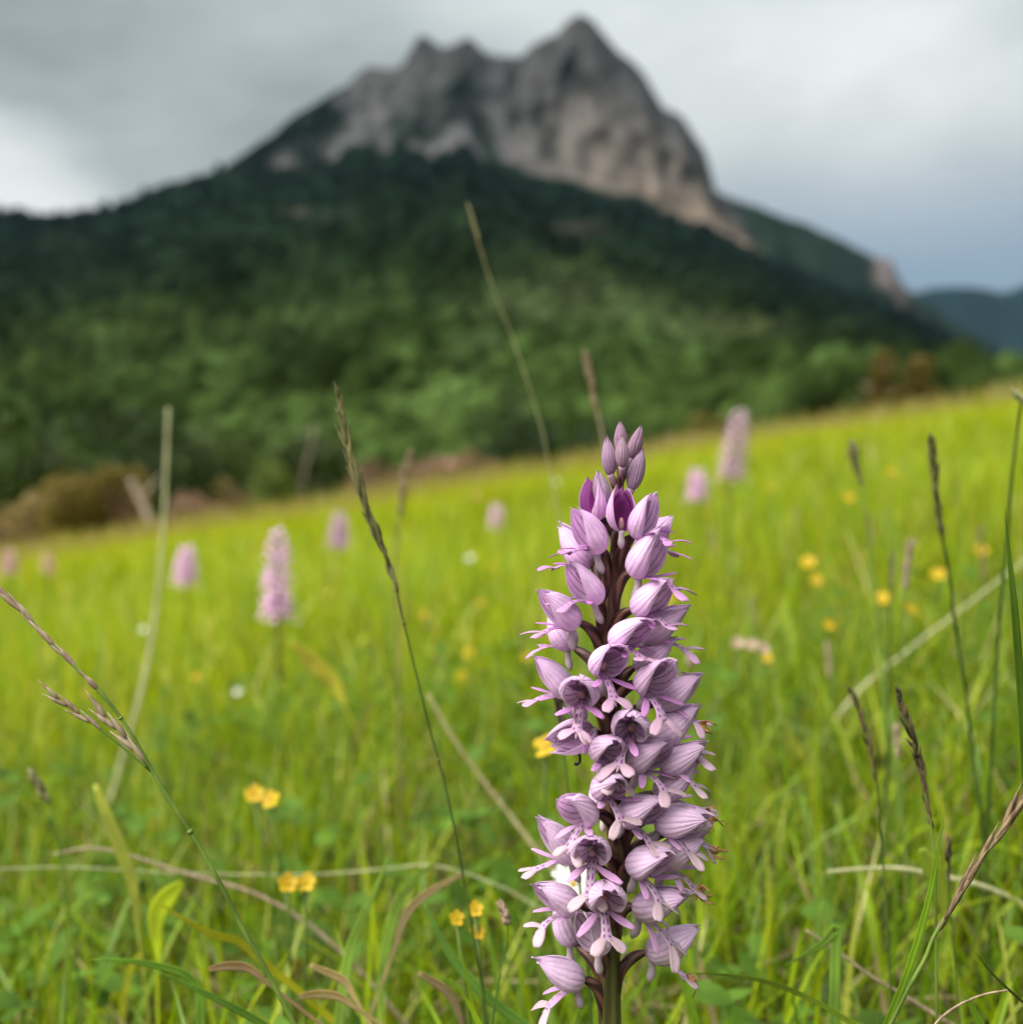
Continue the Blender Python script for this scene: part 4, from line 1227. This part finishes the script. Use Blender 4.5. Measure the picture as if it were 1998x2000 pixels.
# ------------------------------------------------------------------ orchids
def sepal(mb, g, phi0, L, Wd, Rd, close, lift, col, deep=0.0, n=15, m=11, flare=0.0, ruf=0.06, mats=(0, 1), ysc=1.15, tipc=None, conv=0.0):
    u = np.linspace(0, 1, n)
    v = np.linspace(-1, 1, m)
    ov_ = (u + 0.05) ** 0.5 * (1 - u) ** 0.92 + 0.04 * u * (1 - u)
    ov_ = ov_ / ov_.max()
    q = np.clip(u / 0.42, 0, 1)
    r = Rd * np.sqrt(1 - (1 - q) ** 2 * 0.97)
    r = np.where(u > 0.42, Rd * (1 - close * ((u - 0.42) / 0.58) ** 1.8 + flare * ((u - 0.42) / 0.58) ** 1.3), r)
    half = np.minimum(Wd * ov_ / np.maximum(r, Rd * 0.35), 1.45)
    k = g.uniform(0, 9)
    th = phi0 * (1 - conv * u[:, None] ** 1.3) - v[None] * half[:, None]
    rr_ = r[:, None] * (1 + ruf * np.sin(3.1 * v[None] + 4 * u[:, None] + k) * u[:, None] + 0.05 * (np.abs(v)[None] ** 3) * g.uniform(-1, 1))
    rr_ = rr_ * (1 - 0.016 * np.cos(v[None] * 7.5 + 0.8 * np.sin(u * 5 + k)[:, None]) * np.sin(math.pi * u)[:, None])          # veins pressed into the sheet
    zc = lift * L * u ** 2
    x = L * u[:, None] * (1 - 0.05 * v[None] ** 2) + 0 * v[None]
    P = np.stack((x, rr_ * np.sin(th) * ysc, rr_ * np.cos(th) + zc[:, None]), -1)
    c = np.broadcast_to(np.asarray(col, float), (n, m, 3)).copy()
    tip = np.clip((u - 0.62) / 0.38, 0, 1)[:, None, None]
    if tipc is not None:
        c = c * (1 - tip * 0.6) + np.asarray(tipc) * tip * 0.6
    sheet(mb, P, 0.00016, c, mats, deep)


def ribbon(mb, pts, widths, side, col, cup=0.15, n=9, m=5, body=0.0, notch=0.0, thick=0.00022, curl=0.0):
    path = smooth_path(pts, n)
    T = np.gradient(path, axis=0); T /= np.linalg.norm(T, axis=1, keepdims=True)
    t = np.linspace(0, 1, n)
    w_ = np.interp(t, np.linspace(0, 1, len(widths)), widths) * 0.5
    S = np.asarray(side, float)[None] - T * (T @ np.asarray(side, float))[:, None]
    S /= np.linalg.norm(S, axis=1, keepdims=True)
    Nn = np.cross(S, T)
    v = np.linspace(-1, 1, m)
    P = path[:, None] + S[:, None] * (w_[:, None] * v[None])[..., None] - Nn[:, None] * (cup * w_[:, None] * (v[None] ** 2))[..., None]
    if curl:
        P = P + Nn[:, None] * (curl * t[:, None] ** 2 * np.ones(m)[None])[..., None]
    if notch:
        P[-1] += T[-1][None] * (-notch * (1 - np.abs(v)))[:, None]
    sheet(mb, P, thick, col, (0, 0), body)


LILAC, PALE, WHITE = np.array((0.93, 0.52, 0.96)), np.array((0.96, 0.77, 0.97)), np.array((0.70, 0.62, 0.70))
MAG = np.array((0.44, 0.045, 0.48))


def make_flower(parent, base_w, org, phi, pitch, sc, roll, lip_p, tone, g, stem_pt=None, wilt=0.0, lip_yaw=0.0, nolip=False, grey=0.0, open_=0.0, ovary_r=0.00115, deep_in=0.0, lod=1):
    ph, pt = R(phi), R(pitch)
    f = np.array((math.sin(ph) * math.cos(pt), -math.cos(ph) * math.cos(pt), math.sin(pt)))
    yv = unit(np.cross((0, 0, 1), f)); zv = np.cross(f, yv)
    cr, sr = math.cos(R(roll)), math.sin(R(roll))
    y2, z2 = yv * cr + zv * sr, zv * cr - yv * sr
    Rm = np.stack((f, y2, z2), 1)
    L, Rd = 0.0132 * sc, 0.0039 * sc
    base = LILAC * (0.12 + 0.5 * tone) + PALE * (0.88 - 0.5 * tone)
    base = base * (1 - grey) + np.array((0.68, 0.60, 0.68)) * grey
    base = base * g.uniform(0.94, 1.06)
    mb = MB()
    cl = g.uniform(0.74, 0.94) - open_ * 0.8
    lf = g.uniform(0.16, 0.30)
    tipc = (0.66, 0.45, 0.68)
    sepal(mb, g, 0.0, L * g.uniform(0.95, 1.05), 0.0036 * sc, Rd * 0.95, cl, lf + 0.05, base * 0.98, deep_in, tipc=tipc)
    for s in (1, -1):
        sepal(mb, g, s * R(g.uniform(72, 84)), L * g.uniform(0.97, 1.07), 0.0052 * sc, Rd * 1.03, cl - 0.1, lf + g.uniform(-0.03, 0.04), base * g.uniform(0.96, 1.05), deep_in, tipc=tipc, flare=open_ * 0.5 + g.uniform(0, 0.10), conv=g.uniform(0.18, 0.36), ruf=g.uniform(0.04, 0.12))
    fl = mb.build('flower', [M['pet_out'], M['pet_in']], parent)
    fl.matrix_local = Matrix.Translation(Vector(base_w - org)) @ Matrix(Rm.tolist()).to_4x4()
    # narrow inner petals with dark stripes
    for s in (1, -1):
        mb = MB()
        sepal(mb, g, s * R(32), L * 0.80, 0.0019 * sc, Rd * 0.80, cl * 0.9, lf, base * 0.85 + MAG * 0.2, 0.22 + deep_in * 0.7, n=10, m=5, mats=(1, 1))
        mb.build('petal', [M['pet_out'], M['pet_in']], fl)
    # column with the anther
    mb = MB()
    tube(mb, [(0.0008 * sc, 0, -0.0012 * sc), (0.0026 * sc, 0, -0.0004 * sc), (0.0042 * sc, 0, 0.0004 * sc)], np.array((0.0008, 0.0009, 0.0004)) * sc, 8)
    mb.build('column', M['column'], fl)
    # lip: spotted middle lobe, two arms, two legs and a tooth between
    if not nolip:
        lc_t = MAG * (0.22 + 0.78 * tone) + np.array((0.06, 0.02, 0.06)) + np.array((0.74, 0.50, 0.70)) * (0.70 - 0.68 * tone)
        lc_m = np.array((0.62, 0.44, 0.59)) * (1 - 0.5 * tone) + MAG * 0.5 * tone
        lc_l = np.array((0.62, 0.45, 0.51)) * (1 - 0.8 * tone) + lc_t * 0.8 * tone
        a = R(lip_p - pitch); yw = R(lip_yaw)
        fw = np.array((math.cos(a) * math.cos(yw), math.sin(yw), math.sin(a) * math.cos(yw))); sy = unit(np.cross((0, 0, 1), fw)) if abs(fw[2]) < 0.97 else np.array((0, 1.0, 0))
        up = np.cross(fw, sy)
        o0 = np.array((0.0012 * sc, 0, -0.0022 * sc))
        BL = 0.0094 * sc * g.uniform(0.95, 1.05)
        P_ = lambda x, y, z: o0 + fw * x + sy * y + up * z
        mb = MB()
        droop = g.uniform(0.0002, 0.0012) * sc
        ribbon(mb, [P_(0, 0, 0.0006), P_(BL * 0.4, 0, 0.0009), P_(BL * 0.75, 0, 0.0003), P_(BL, 0, -droop)], np.array((0.0024, 0.0019, 0.0021, 0.0034)) * sc, sy, lc_m, -0.25, 12, 7, 1.0)
        for s in (1, -1):
            al = 0.0074 * sc * g.uniform(0.88, 1.12)
            sp = g.uniform(0.45, 0.85); ri = g.uniform(-0.1, 0.35)
            b0 = P_(BL * 0.16, s * 0.0006 * sc, 0.0003)
            d1 = unit(fw * math.cos(sp) + sy * s * math.sin(sp) + up * ri)
            ribbon(mb, [b0, b0 + d1 * al * 0.5 + up * 0.0003, b0 + d1 * al + sy * s * 0.0006 + up * g.uniform(-0.001, 0.0012)], np.array((0.0007, 0.0012, 0.0018, 0.0019, 0.0009)) * sc, unit(np.cross(up, d1)), lc_t, 0.25, 9, 5)
            ll = 0.0050 * sc * g.uniform(0.85, 1.2)
            sp = g.uniform(0.55, 0.95)
            b0 = P_(BL * 0.90, s * 0.0005 * sc, -droop * 0.8)
            d1 = unit(fw * math.cos(sp) + sy * s * math.sin(sp) + up * g.uniform(-0.35, 0.15))
            ribbon(mb, [b0, b0 + d1 * ll * 0.5, b0 + d1 * ll - up * g.uniform(0, 0.0012)], np.array((0.0016, 0.0020, 0.0025, 0.0029, 0.0027, 0.0016)) * sc * g.uniform(0.85, 1.1), unit(np.cross(up, d1)), lc_l, g.uniform(-0.2, 0.35), 9, 5)
        b0 = P_(BL * 0.95, 0, -droop)
        ribbon(mb, [b0, b0 + fw * 0.0016 * sc - up * 0.0006], np.array((0.0009, 0.0003)) * sc, sy, lc_l, 0, 4, 3)
        mb.build('lip', M['lip'], fl)
        if wilt:
            mb = MB()
            for _ in range(5):
                b1 = P_(BL * 1.05, g.normal() * 0.0012, -droop + g.normal() * 0.0006)
                ribbon(mb, [b1, b1 + fw * 0.0014 + g.normal(size=3) * 0.0008, b1 + fw * 0.0024 + g.normal(size=3) * 0.0014], np.array((0.0008, 0.0013, 0.0004)) * sc, unit(g.normal(size=3)), (0.5, 0.3, 0.1), 0.6, 6, 3)
            mb.build('withered_tip', M['wilt'], fl)
    # spur hanging below the back of the hood
    mb = MB()
    back = g.uniform(-0.2, 0.5)
    inv = Rm.T
    dn = inv @ np.array((0, 0, -1.0)); bk = np.array((-1.0, 0, 0))
    s0 = np.array((0.0012 * sc, 0, -0.0020 * sc))
    d1 = unit(dn + bk * back)
    tube(mb, smooth_path([s0, s0 + d1 * 0.0026 * sc, s0 + unit(d1 + 0.2 * bk) * 0.0058 * sc], 8), np.array((0.0009, 0.0009, 0.00085, 0.0009, 0.00105, 0.0011, 0.0009, 0.0003)) * sc, 8)
    mb.build('spur', M['spur'], fl)
    # twisted ovary back to the stem
    if stem_pt is not None:
        e = np.array((0.0004, 0, -0.0002))
        st_l = inv @ (stem_pt - base_w)
        up_l = inv @ np.array((0, 0, 1.0))
        c1 = st_l + up_l * 0.006 * sc
        path = smooth_path([st_l - up_l * 0.0015, st_l + up_l * 0.0035 - st_l * 0.10, (c1 * 0.45 + e * 0.55) + up_l * 0.0006, e], 14)
        mb = MB()
        t = np.linspace(0, 1, 14)
        tube(mb, path, ovary_r * (0.72 + 0.55 * np.sin(math.pi * np.clip(t * 0.95 + 0.05, 0, 1)) - 0.18 * t), 12, ridge=0.14, twist=4.0, nr=6, deep=np.clip((t - 0.93) * 8, 0, 1))
        mb.build('ovary', M['ovary'], fl)
        mb = MB()
        b0 = st_l - up_l * 0.0014
        dr = unit(-st_l * np.array((1, 1, 1)) + up_l * 0.002)
        ribbon(mb, [b0, b0 + dr * 0.0012 + up_l * 0.0005, b0 + dr * 0.0018 + up_l * 0.0020], np.array((0.0016, 0.0015, 0.0003)), unit(np.cross(dr, up_l) + 1e-6), (0.20, 0.03, 0.16), 0.3, 6, 5)
        mb.build('bract', M['lip'], fl)
    return fl


def make_bud(parent, b_w, t_w, org, g, col, stem_pt, wid=0.0021, split=0.0, name='bud'):
    ax = t_w - b_w
    Ln = np.linalg.norm(ax)
    f = ax / Ln
    yv = unit(np.cross(f, (0.0, 1.0, 0.0))); zv = np.cross(f, yv)
    a = g.uniform(0, 6.28)
    y2, z2 = yv * math.cos(a) + zv * math.sin(a), zv * math.cos(a) - yv * math.sin(a)
    Rm = np.stack((f, y2, z2), 1)
    mb = MB()
    for k in range(3):
        sepal(mb, g, R(120 * k), Ln * g.uniform(0.93, 1.0), wid * 1.35, wid, 0.93, g.uniform(-0.03, 0.03), col * g.uniform(0.9, 1.06), 0.8, n=13, m=9, ysc=1.0, ruf=0.03, tipc=(0.50, 0.38, 0.46))
    o = mb.build(name, [M['pet_out'], M['pet_in']], parent)
    o.matrix_local = Matrix.Translation(Vector(b_w - org)) @ Matrix(Rm.tolist()).to_4x4()
    inv = Rm.T
    mb = MB()
    s_l = inv @ (stem_pt - b_w); up_l = inv @ np.array((0, 0, 1.0))
    path = smooth_path([s_l, s_l * 0.5 + up_l * 0.0006, (0.0004, 0, 0)], 9)
    tube(mb, path, np.linspace(0.0008, 0.00095, 9), 10, ridge=0.12, twist=3, nr=6, deep=np.clip((np.linspace(0, 1, 9) - 0.55) * 2, 0, 0.6))
    mb.build('ovary', M['ovary'], o)
    return o


z1 = lambda x, y: (950 + x / 3.86, 800 + y / 3.86)
z2 = lambda x, y: (950 + x / 3.86, 1250 + y / 3.86)
z3 = lambda x, y: (950 + x / 4.825, 1600 + y / 4.825)
stem_px = [(1213, 905), (1210, 960), (1207, 1020), (1203, 1072), (1197, 1130), (1191, 1188), (1183, 1240), (1184, 1300), (1190, 1354), (1192, 1430), (1194, 1500), (1196, 1561), (1203, 1610),
           (1207, 1654), (1203, 1714), (1196, 1780), (1190, 1859), (1190, 1930), (1191, 2000)]
SP = [at(x, y, DF) for x, y in stem_px]
foot = SP[-1] + np.array((0.002, 0.004, 0)); foot[2] = float(ground_z(foot[0], foot[1]))
SP += [SP[-1] * 0.5 + foot * 0.5, foot - np.array((0, 0, 0.006))]
SP = np.array(SP)
orchid = tag(empty('orchid', foot), 'large lilac pink orchid in sharp focus with a tall dense flower spike', 'orchid')
spath = smooth_path(SP, 70)
mb = MB()
hz = spath[:, 2]
topz, lowz = hz[0], SP[18][2]
rad = np.interp(hz, [foot[2], lowz, lowz + 0.05, topz - 0.03, topz], [0.0030, 0.0027, 0.0024, 0.0016, 0.0007])
tube(mb, spath - foot, rad, 20, 0, ridge=0.09, nr=6, twist=1.2, deep=np.clip((hz - lowz - 0.01) / 0.05, 0, 1))
mb.build('stem', M['ostem'], orchid)


def stem_at(z):
    o = np.argsort(spath[:, 2])
    return np.array([np.interp(z, spath[o, 2], spath[o, j]) for j in range(3)])


# (zoom, base x, base y, azimuth 0 = towards the viewer / 90 = rightwards, pitch, size, roll, lip pitch, extra)
FL = [
    (z1, 885, 1050, -62, 38, 1.00, 0, 8, dict(lip_yaw=0)),
    (z1, 808, 1170, -112, 26, 0.98, 0, 5, dict()),
    (z1, 1105, 950, 48, 44, 0.92, 0, 4, dict(open_=0.15)),
    (z1, 1080, 1230, 55, 36, 1.12, 0, -5, dict(open_=0.05)),
    (z1, 1130, 1040, 112, 22, 0.95, 0, 0, dict()),
    (z1, 862, 1420, -58, 26, 1.00, 0, 8, dict(open_=0.05)),
    (z1, 700, 1600, -66, 24, 1.00, 0, 0, dict(open_=0.10)),
    (z1, 1105, 1500, 48, 22, 1.00, 0, -5, dict(open_=0.12)),
    (z1, 665, 1795, -122, 36, 0.92, 0, 0, dict()),
    (z1, 955, 1730, 36, 14, 1.00, 0, -4, dict(open_=0.10)),
    (z1, 1150, 1700, 74, 16, 1.06, 0, -2, dict()),
    (z2, 850, 190, 18, 14, 1.00, 0, -26, dict(open_=0.12)),
    (z2, 1110, 200, 76, 22, 0.96, 0, 4, dict()),
    (z2, 655, 385, -82, 26, 0.98, 0, -2, dict()),
    (z2, 735, 395, -14, 10, 1.02, 0, -28, dict(open_=0.10)),
    (z2, 1165, 320, 26, 12, 1.02, 0, -26, dict(open_=0.12)),
    (z2, 1290, 470, 68, 22, 0.98, 0, -14, dict(wilt=0.5)),
    (z2, 1090, 640, -8, 8, 1.05, 0, -30, dict(open_=0.12, lip_yaw=-16)),
    (z2, 790, 690, -42, 4, 0.95, 130, -12, dict(open_=0.1)),
    (z2, 850, 820, 16, 8, 0.95, 0, -26, dict(lip_yaw=8)),
    (z2, 1245, 740, 74, 22, 1.10, 0, -5, dict()),
    (z2, 1090, 900, 44, 12, 1.06, 0, -16, dict()),
    (z2, 1300, 930, 62, 10, 1.00, 0, -12, dict(open_=0.1)),
    (z2, 860, 1090, 18, 8, 0.98, 0, -26, dict(lip_yaw=12)),
    (z2, 1255, 1150, 78, 20, 1.08, 0, -10, dict(wilt=1)),
    (z2, 1000, 1300, 48, 10, 1.04, 0, -20, dict()),
    (z2, 1270, 1340, 58, -2, 1.10, 0, -24, dict(open_=0.08)),
    (z2, 790, 1290, -36, 12, 1.02, 0, -24, dict(open_=0.12)),
    (z2, 880, 1270, 172, 16, 0.90, 0, -10, dict(nolip=True)),
    (z2, 700, 1620, -76, 24, 1.06, 0, -4, dict()),
    (z2, 800, 1570, -8, 8, 1.06, 0, -32, dict(open_=0.12)),
    (z2, 1075, 1680, 44, 12, 1.06, 0, -26, dict(open_=0.05)),
    (z2, 1265, 1650, 72, 16, 1.08, 0, -24, dict(wilt=1)),
    (z2, 1400, 1430, 98, 6, 0.92, 0, -22, dict(wilt=0.6)),
    (z3, 870, 800, -64, 16, 1.02, 0, -8, dict(open_=0.05)),
    (z3, 1085, 690, 4, 8, 1.08, 0, -34, dict(open_=0.05)),
    (z3, 1375, 810, 64, 6, 1.14, 0, -30, dict(open_=0.08)),
    (z3, 855, 1190, -128, 44, 0.96, 0, 0, dict(nolip=True)),
    (z3, 1120, 1195, -52, 36, 1.02, 0, -4, dict(grey=0.5, nolip=True, open_=0.1)),
    (z3, 1490, 1245, 86, 8, 1.06, 0, -22, dict(wilt=1, grey=0.15)),
    (z3, 925, 1500, -78, 10, 1.06, 0, -24, dict()),
]
gf = np.random.default_rng(77)
for i, (zf, bx, by, phi, pitch, sc, roll, lp, ex) in enumerate(FL):
    px, py = zf(bx, by)
    dd = DF - 0.0095 * math.cos(R(phi))
    bw = at(px, py, dd)
    tone = float(np.clip((1560 - py) / 620, 0, 1))
    sp_ = stem_at(bw[2] - 0.0105)
    ph_ = R(phi)
    sp_ = sp_ + 0.0016 * np.array((math.sin(ph_), -math.cos(ph_), 0))
    make_flower(orchid, bw, foot, phi, pitch, sc * 0.97, roll, lp, tone, gf, sp_, **ex)
BUDS = [((1008, 330), (1012, 80), 0.004, 0.0019, (0.44, 0.31, 0.40)), ((1085, 380), (1172, 108), 0.0, 0.0020, (0.42, 0.30, 0.38)), ((935, 500), (905, 188), -0.001, 0.0021, (0.50, 0.38, 0.50)),
        ((1026, 440), (1018, 190), -0.004, 0.0020, (0.48, 0.36, 0.44)), ((1092, 610), (1174, 285), -0.001, 0.0024, (0.46, 0.36, 0.46)), ((892, 725), (838, 450), -0.005, 0.0025, (0.46, 0.38, 0.48))]
for (b, t, dz, wd, c) in BUDS:
    bw, tw = at(*z1(*b), DF + dz), at(*z1(*t), DF + dz)
    make_bud(orchid, bw, tw, foot, gf, np.array(c) * (1.15, 1.0, 1.12), stem_at(bw[2] - 0.006), wd * 0.88)
# two half-open buds showing the deep magenta inside
bw = at(*z1(1010, 905), DF - 0.0065)
make_flower(orchid, bw, foot, 2, 58, 0.80, 0, 20, 1.0, gf, stem_at(bw[2] - 0.008), nolip=True, open_=0.1, deep_in=0.95)
bw = at(*z1(838, 835), DF - 0.003)
make_flower(orchid, bw, foot, -50, 66, 0.82, 0, 30, 1.0, gf, stem_at(bw[2] - 0.008), nolip=True, open_=0.0, deep_in=0.95)
# small black hooked fibre under one flower
hp = smooth_path([at(*z2(x, y), DF - 0.008) for x, y in ((692, 840), (704, 880), (698, 925), (680, 938), (664, 930))], 12)
mb = MB(); tube(mb, hp - hp[0], np.linspace(0.0003, 0.0004, 12), 6)
o = mb.build('fibre', M['black'], None); o.location = hp[0]
tag(o, 'tiny black hooked fibre hanging under a flower of the large orchid', 'fibre')
# basal leaves of the large orchid
for k, a in enumerate((0.6, 2.7, 4.4)):
    mb = MB()
    u = np.linspace(0, 1, 12); v = np.linspace(-1, 1, 7)
    dr = np.array((math.cos(a), math.sin(a), 0)); sdv = np.array((-math.sin(a), math.cos(a), 0))
    wd = 0.017 * np.sin(math.pi * np.clip(u * 0.9 + 0.08, 0, 1))
    G = dr * (0.09 * u)[:, None, None] + np.array((0, 0, 1.0)) * (0.045 * np.sin(u * 2.2) + 0.002)[:, None, None] + sdv * (wd[:, None] * v[None])[..., None] + np.array((0, 0, 1.0)) * (wd[:, None] * np.abs(v)[None] * 0.35)[..., None]
    sheet(mb, G, 0.0004, (0.07, 0.15, 0.03), (0, 0))
    mb.build('leaf', M['grass'], orchid)


# orchids further back: the same kind of plant, each with its own spike
def far_orchid(px, y0, y1, wpx, d, lab, grp, seed, tint=(0.98, 0.64, 0.98), lean=0.0, parts=False):
    g = np.random.default_rng(seed + 3000)
    t = at(*ovp(px, y0), d); b = at(*ovp(px - lean, y1), d)
    gz = float(ground_z(b[0], b[1]))
    root = tag(empty('distant_orchid', (b[0], b[1], gz)), lab, 'orchid', grp)
    org = np.array((b[0], b[1], gz))
    mb = MB()
    tube(mb, smooth_path([(0, 0, -0.005), b - org, t - org], 12), np.linspace(0.0026, 0.001, 12), 8)
    mb.build('stem', M['ostem'], root)
    H = np.linalg.norm(t - b); Wd = wpx * OVS / FPX * d / 2
    nfl = int(np.clip(46 * H / 0.1, 26, 60))
    sc = 0.80
    sm = None if parts else MB()
    for k in range(nfl):
        f = (k + 0.5) / nfl
        a = k * 2.4 + g.normal() * 0.2
        r = Wd * (0.30 + 0.70 * math.sin(math.pi * min(1, 0.16 + (1 - f) * 0.62))) * 0.62
        c = b + (t - b) * f - org
        dr = np.array((math.cos(a), math.sin(a), 0)); sdv = np.array((-math.sin(a), math.cos(a), 0))
        L = Wd * 0.62 * (1.0 - 0.45 * f); z = np.array((0, 0, 1.0))
        m_ = MB() if parts else sm
        col = np.asarray(tint) * g.uniform(0.8, 1.12)
        u = np.linspace(0, 1, 6); v = np.linspace(-1, 1, 6)
        wv = L * 0.42 * np.sin(math.pi * np.clip(u * 0.85 + 0.1, 0, 1))
        th = v * 1.9
        p0 = c + dr * r * 0.5
        G = p0 + dr * (L * u)[:, None, None] + sdv * (wv[:, None] * np.sin(th)[None])[..., None] + z * (wv[:, None] * np.cos(th)[None] + (0.35 * L * u)[:, None])[..., None]
        sheet(m_, G, 0.0003, col, (0, 0))
        if f < 0.88:
            e = p0 + dr * L * 1.35 - z * L * 0.35
            ribbon(m_, [p0 - z * wv.max() * 0.4, p0 + dr * L * 0.7 - z * L * 0.28, e], np.array((0.3, 0.25, 0.5)) * L, sdv, col * np.array((1.12, 1.05, 1.02)), 0.1, 5, 3)
            for s in (1, -1):
                ribbon(m_, [e - dr * L * 0.1, e + dr * L * 0.2 + sdv * s * L * 0.38 - z * L * 0.1], np.array((0.2, 0.36, 0.2)) * L, sdv * 0.3 + dr, col * np.array((1.12, 1.05, 1.02)), 0.1, 4, 3)
        if parts:
            m_.build('flower', M['lip'], root)
    if not parts:
        sm.build('flower_spike', M['lip'], root)
    return root


OG = 'pink orchids further back in the meadow'
far_orchid(525, 1002, 1168, 64, 1.25, 'tall pink orchid spike beyond the blurred pale yellow leaf', OG, 1, parts=True)
far_orchid(352, 1032, 1102, 50, 2.3, 'short cone shaped pink orchid next to the thick straw stem', OG, 2)
far_orchid(641, 968, 1034, 42, 2.9, 'small pink orchid beside the slender upright grass spike', OG, 3, tint=(0.80, 0.50, 0.80))
far_orchid(937, 954, 1000, 32, 3.6, 'small pale pink orchid between the brown seed head and the large orchid', OG, 4)
far_orchid(1397, 776, 905, 58, 1.75, 'pale pink orchid leaning on the meadow skyline near the yellow green bush', OG, 5, lean=18, tint=(0.80, 0.58, 0.72), parts=True)
far_orchid(1316, 888, 946, 44, 2.8, 'short pink orchid below the pale leaning one', OG, 6)
far_orchid(20, 1040, 1082, 32, 3.4, 'tiny pink orchid by the rust scrub at the lowest corner', OG, 7, tint=(0.82, 0.50, 0.62))
far_orchid(92, 1044, 1082, 28, 3.6, 'tiny salmon pink orchid in front of the tan bush', OG, 8, tint=(0.84, 0.52, 0.50))


# ------------------------------------------------------------------ air between here and the mountain
m, g = new_mat('haze_air')
pv = g.n.new('ShaderNodeVolumePrincipled')
pv.inputs['Color'].default_value = (0.45, 0.72, 1.0, 1)
pv.inputs['Density'].default_value = 0.9e-5
pv.inputs['Anisotropy'].default_value = 0.0
out = g.n.new('ShaderNodeOutputMaterial')
g.l.new(pv.outputs[0], out.inputs['Volume'])
bx = [(-9000, 9000), (-400, 13000), (-190, 1500)]
V = [(bx[0][i], bx[1][j], bx[2][k]) for i in (0, 1) for j in (0, 1) for k in (0, 1)]
me = bpy.data.meshes.new('haze')
me.from_pydata(V, [], [(0, 1, 3, 2), (4, 6, 7, 5), (0, 4, 5, 1), (2, 3, 7, 6), (0, 2, 6, 4), (1, 5, 7, 3)])
me.materials.append(m)
tag(link('haze', me), 'thin blue haze in the air towards the mountain', 'haze', kind='stuff')
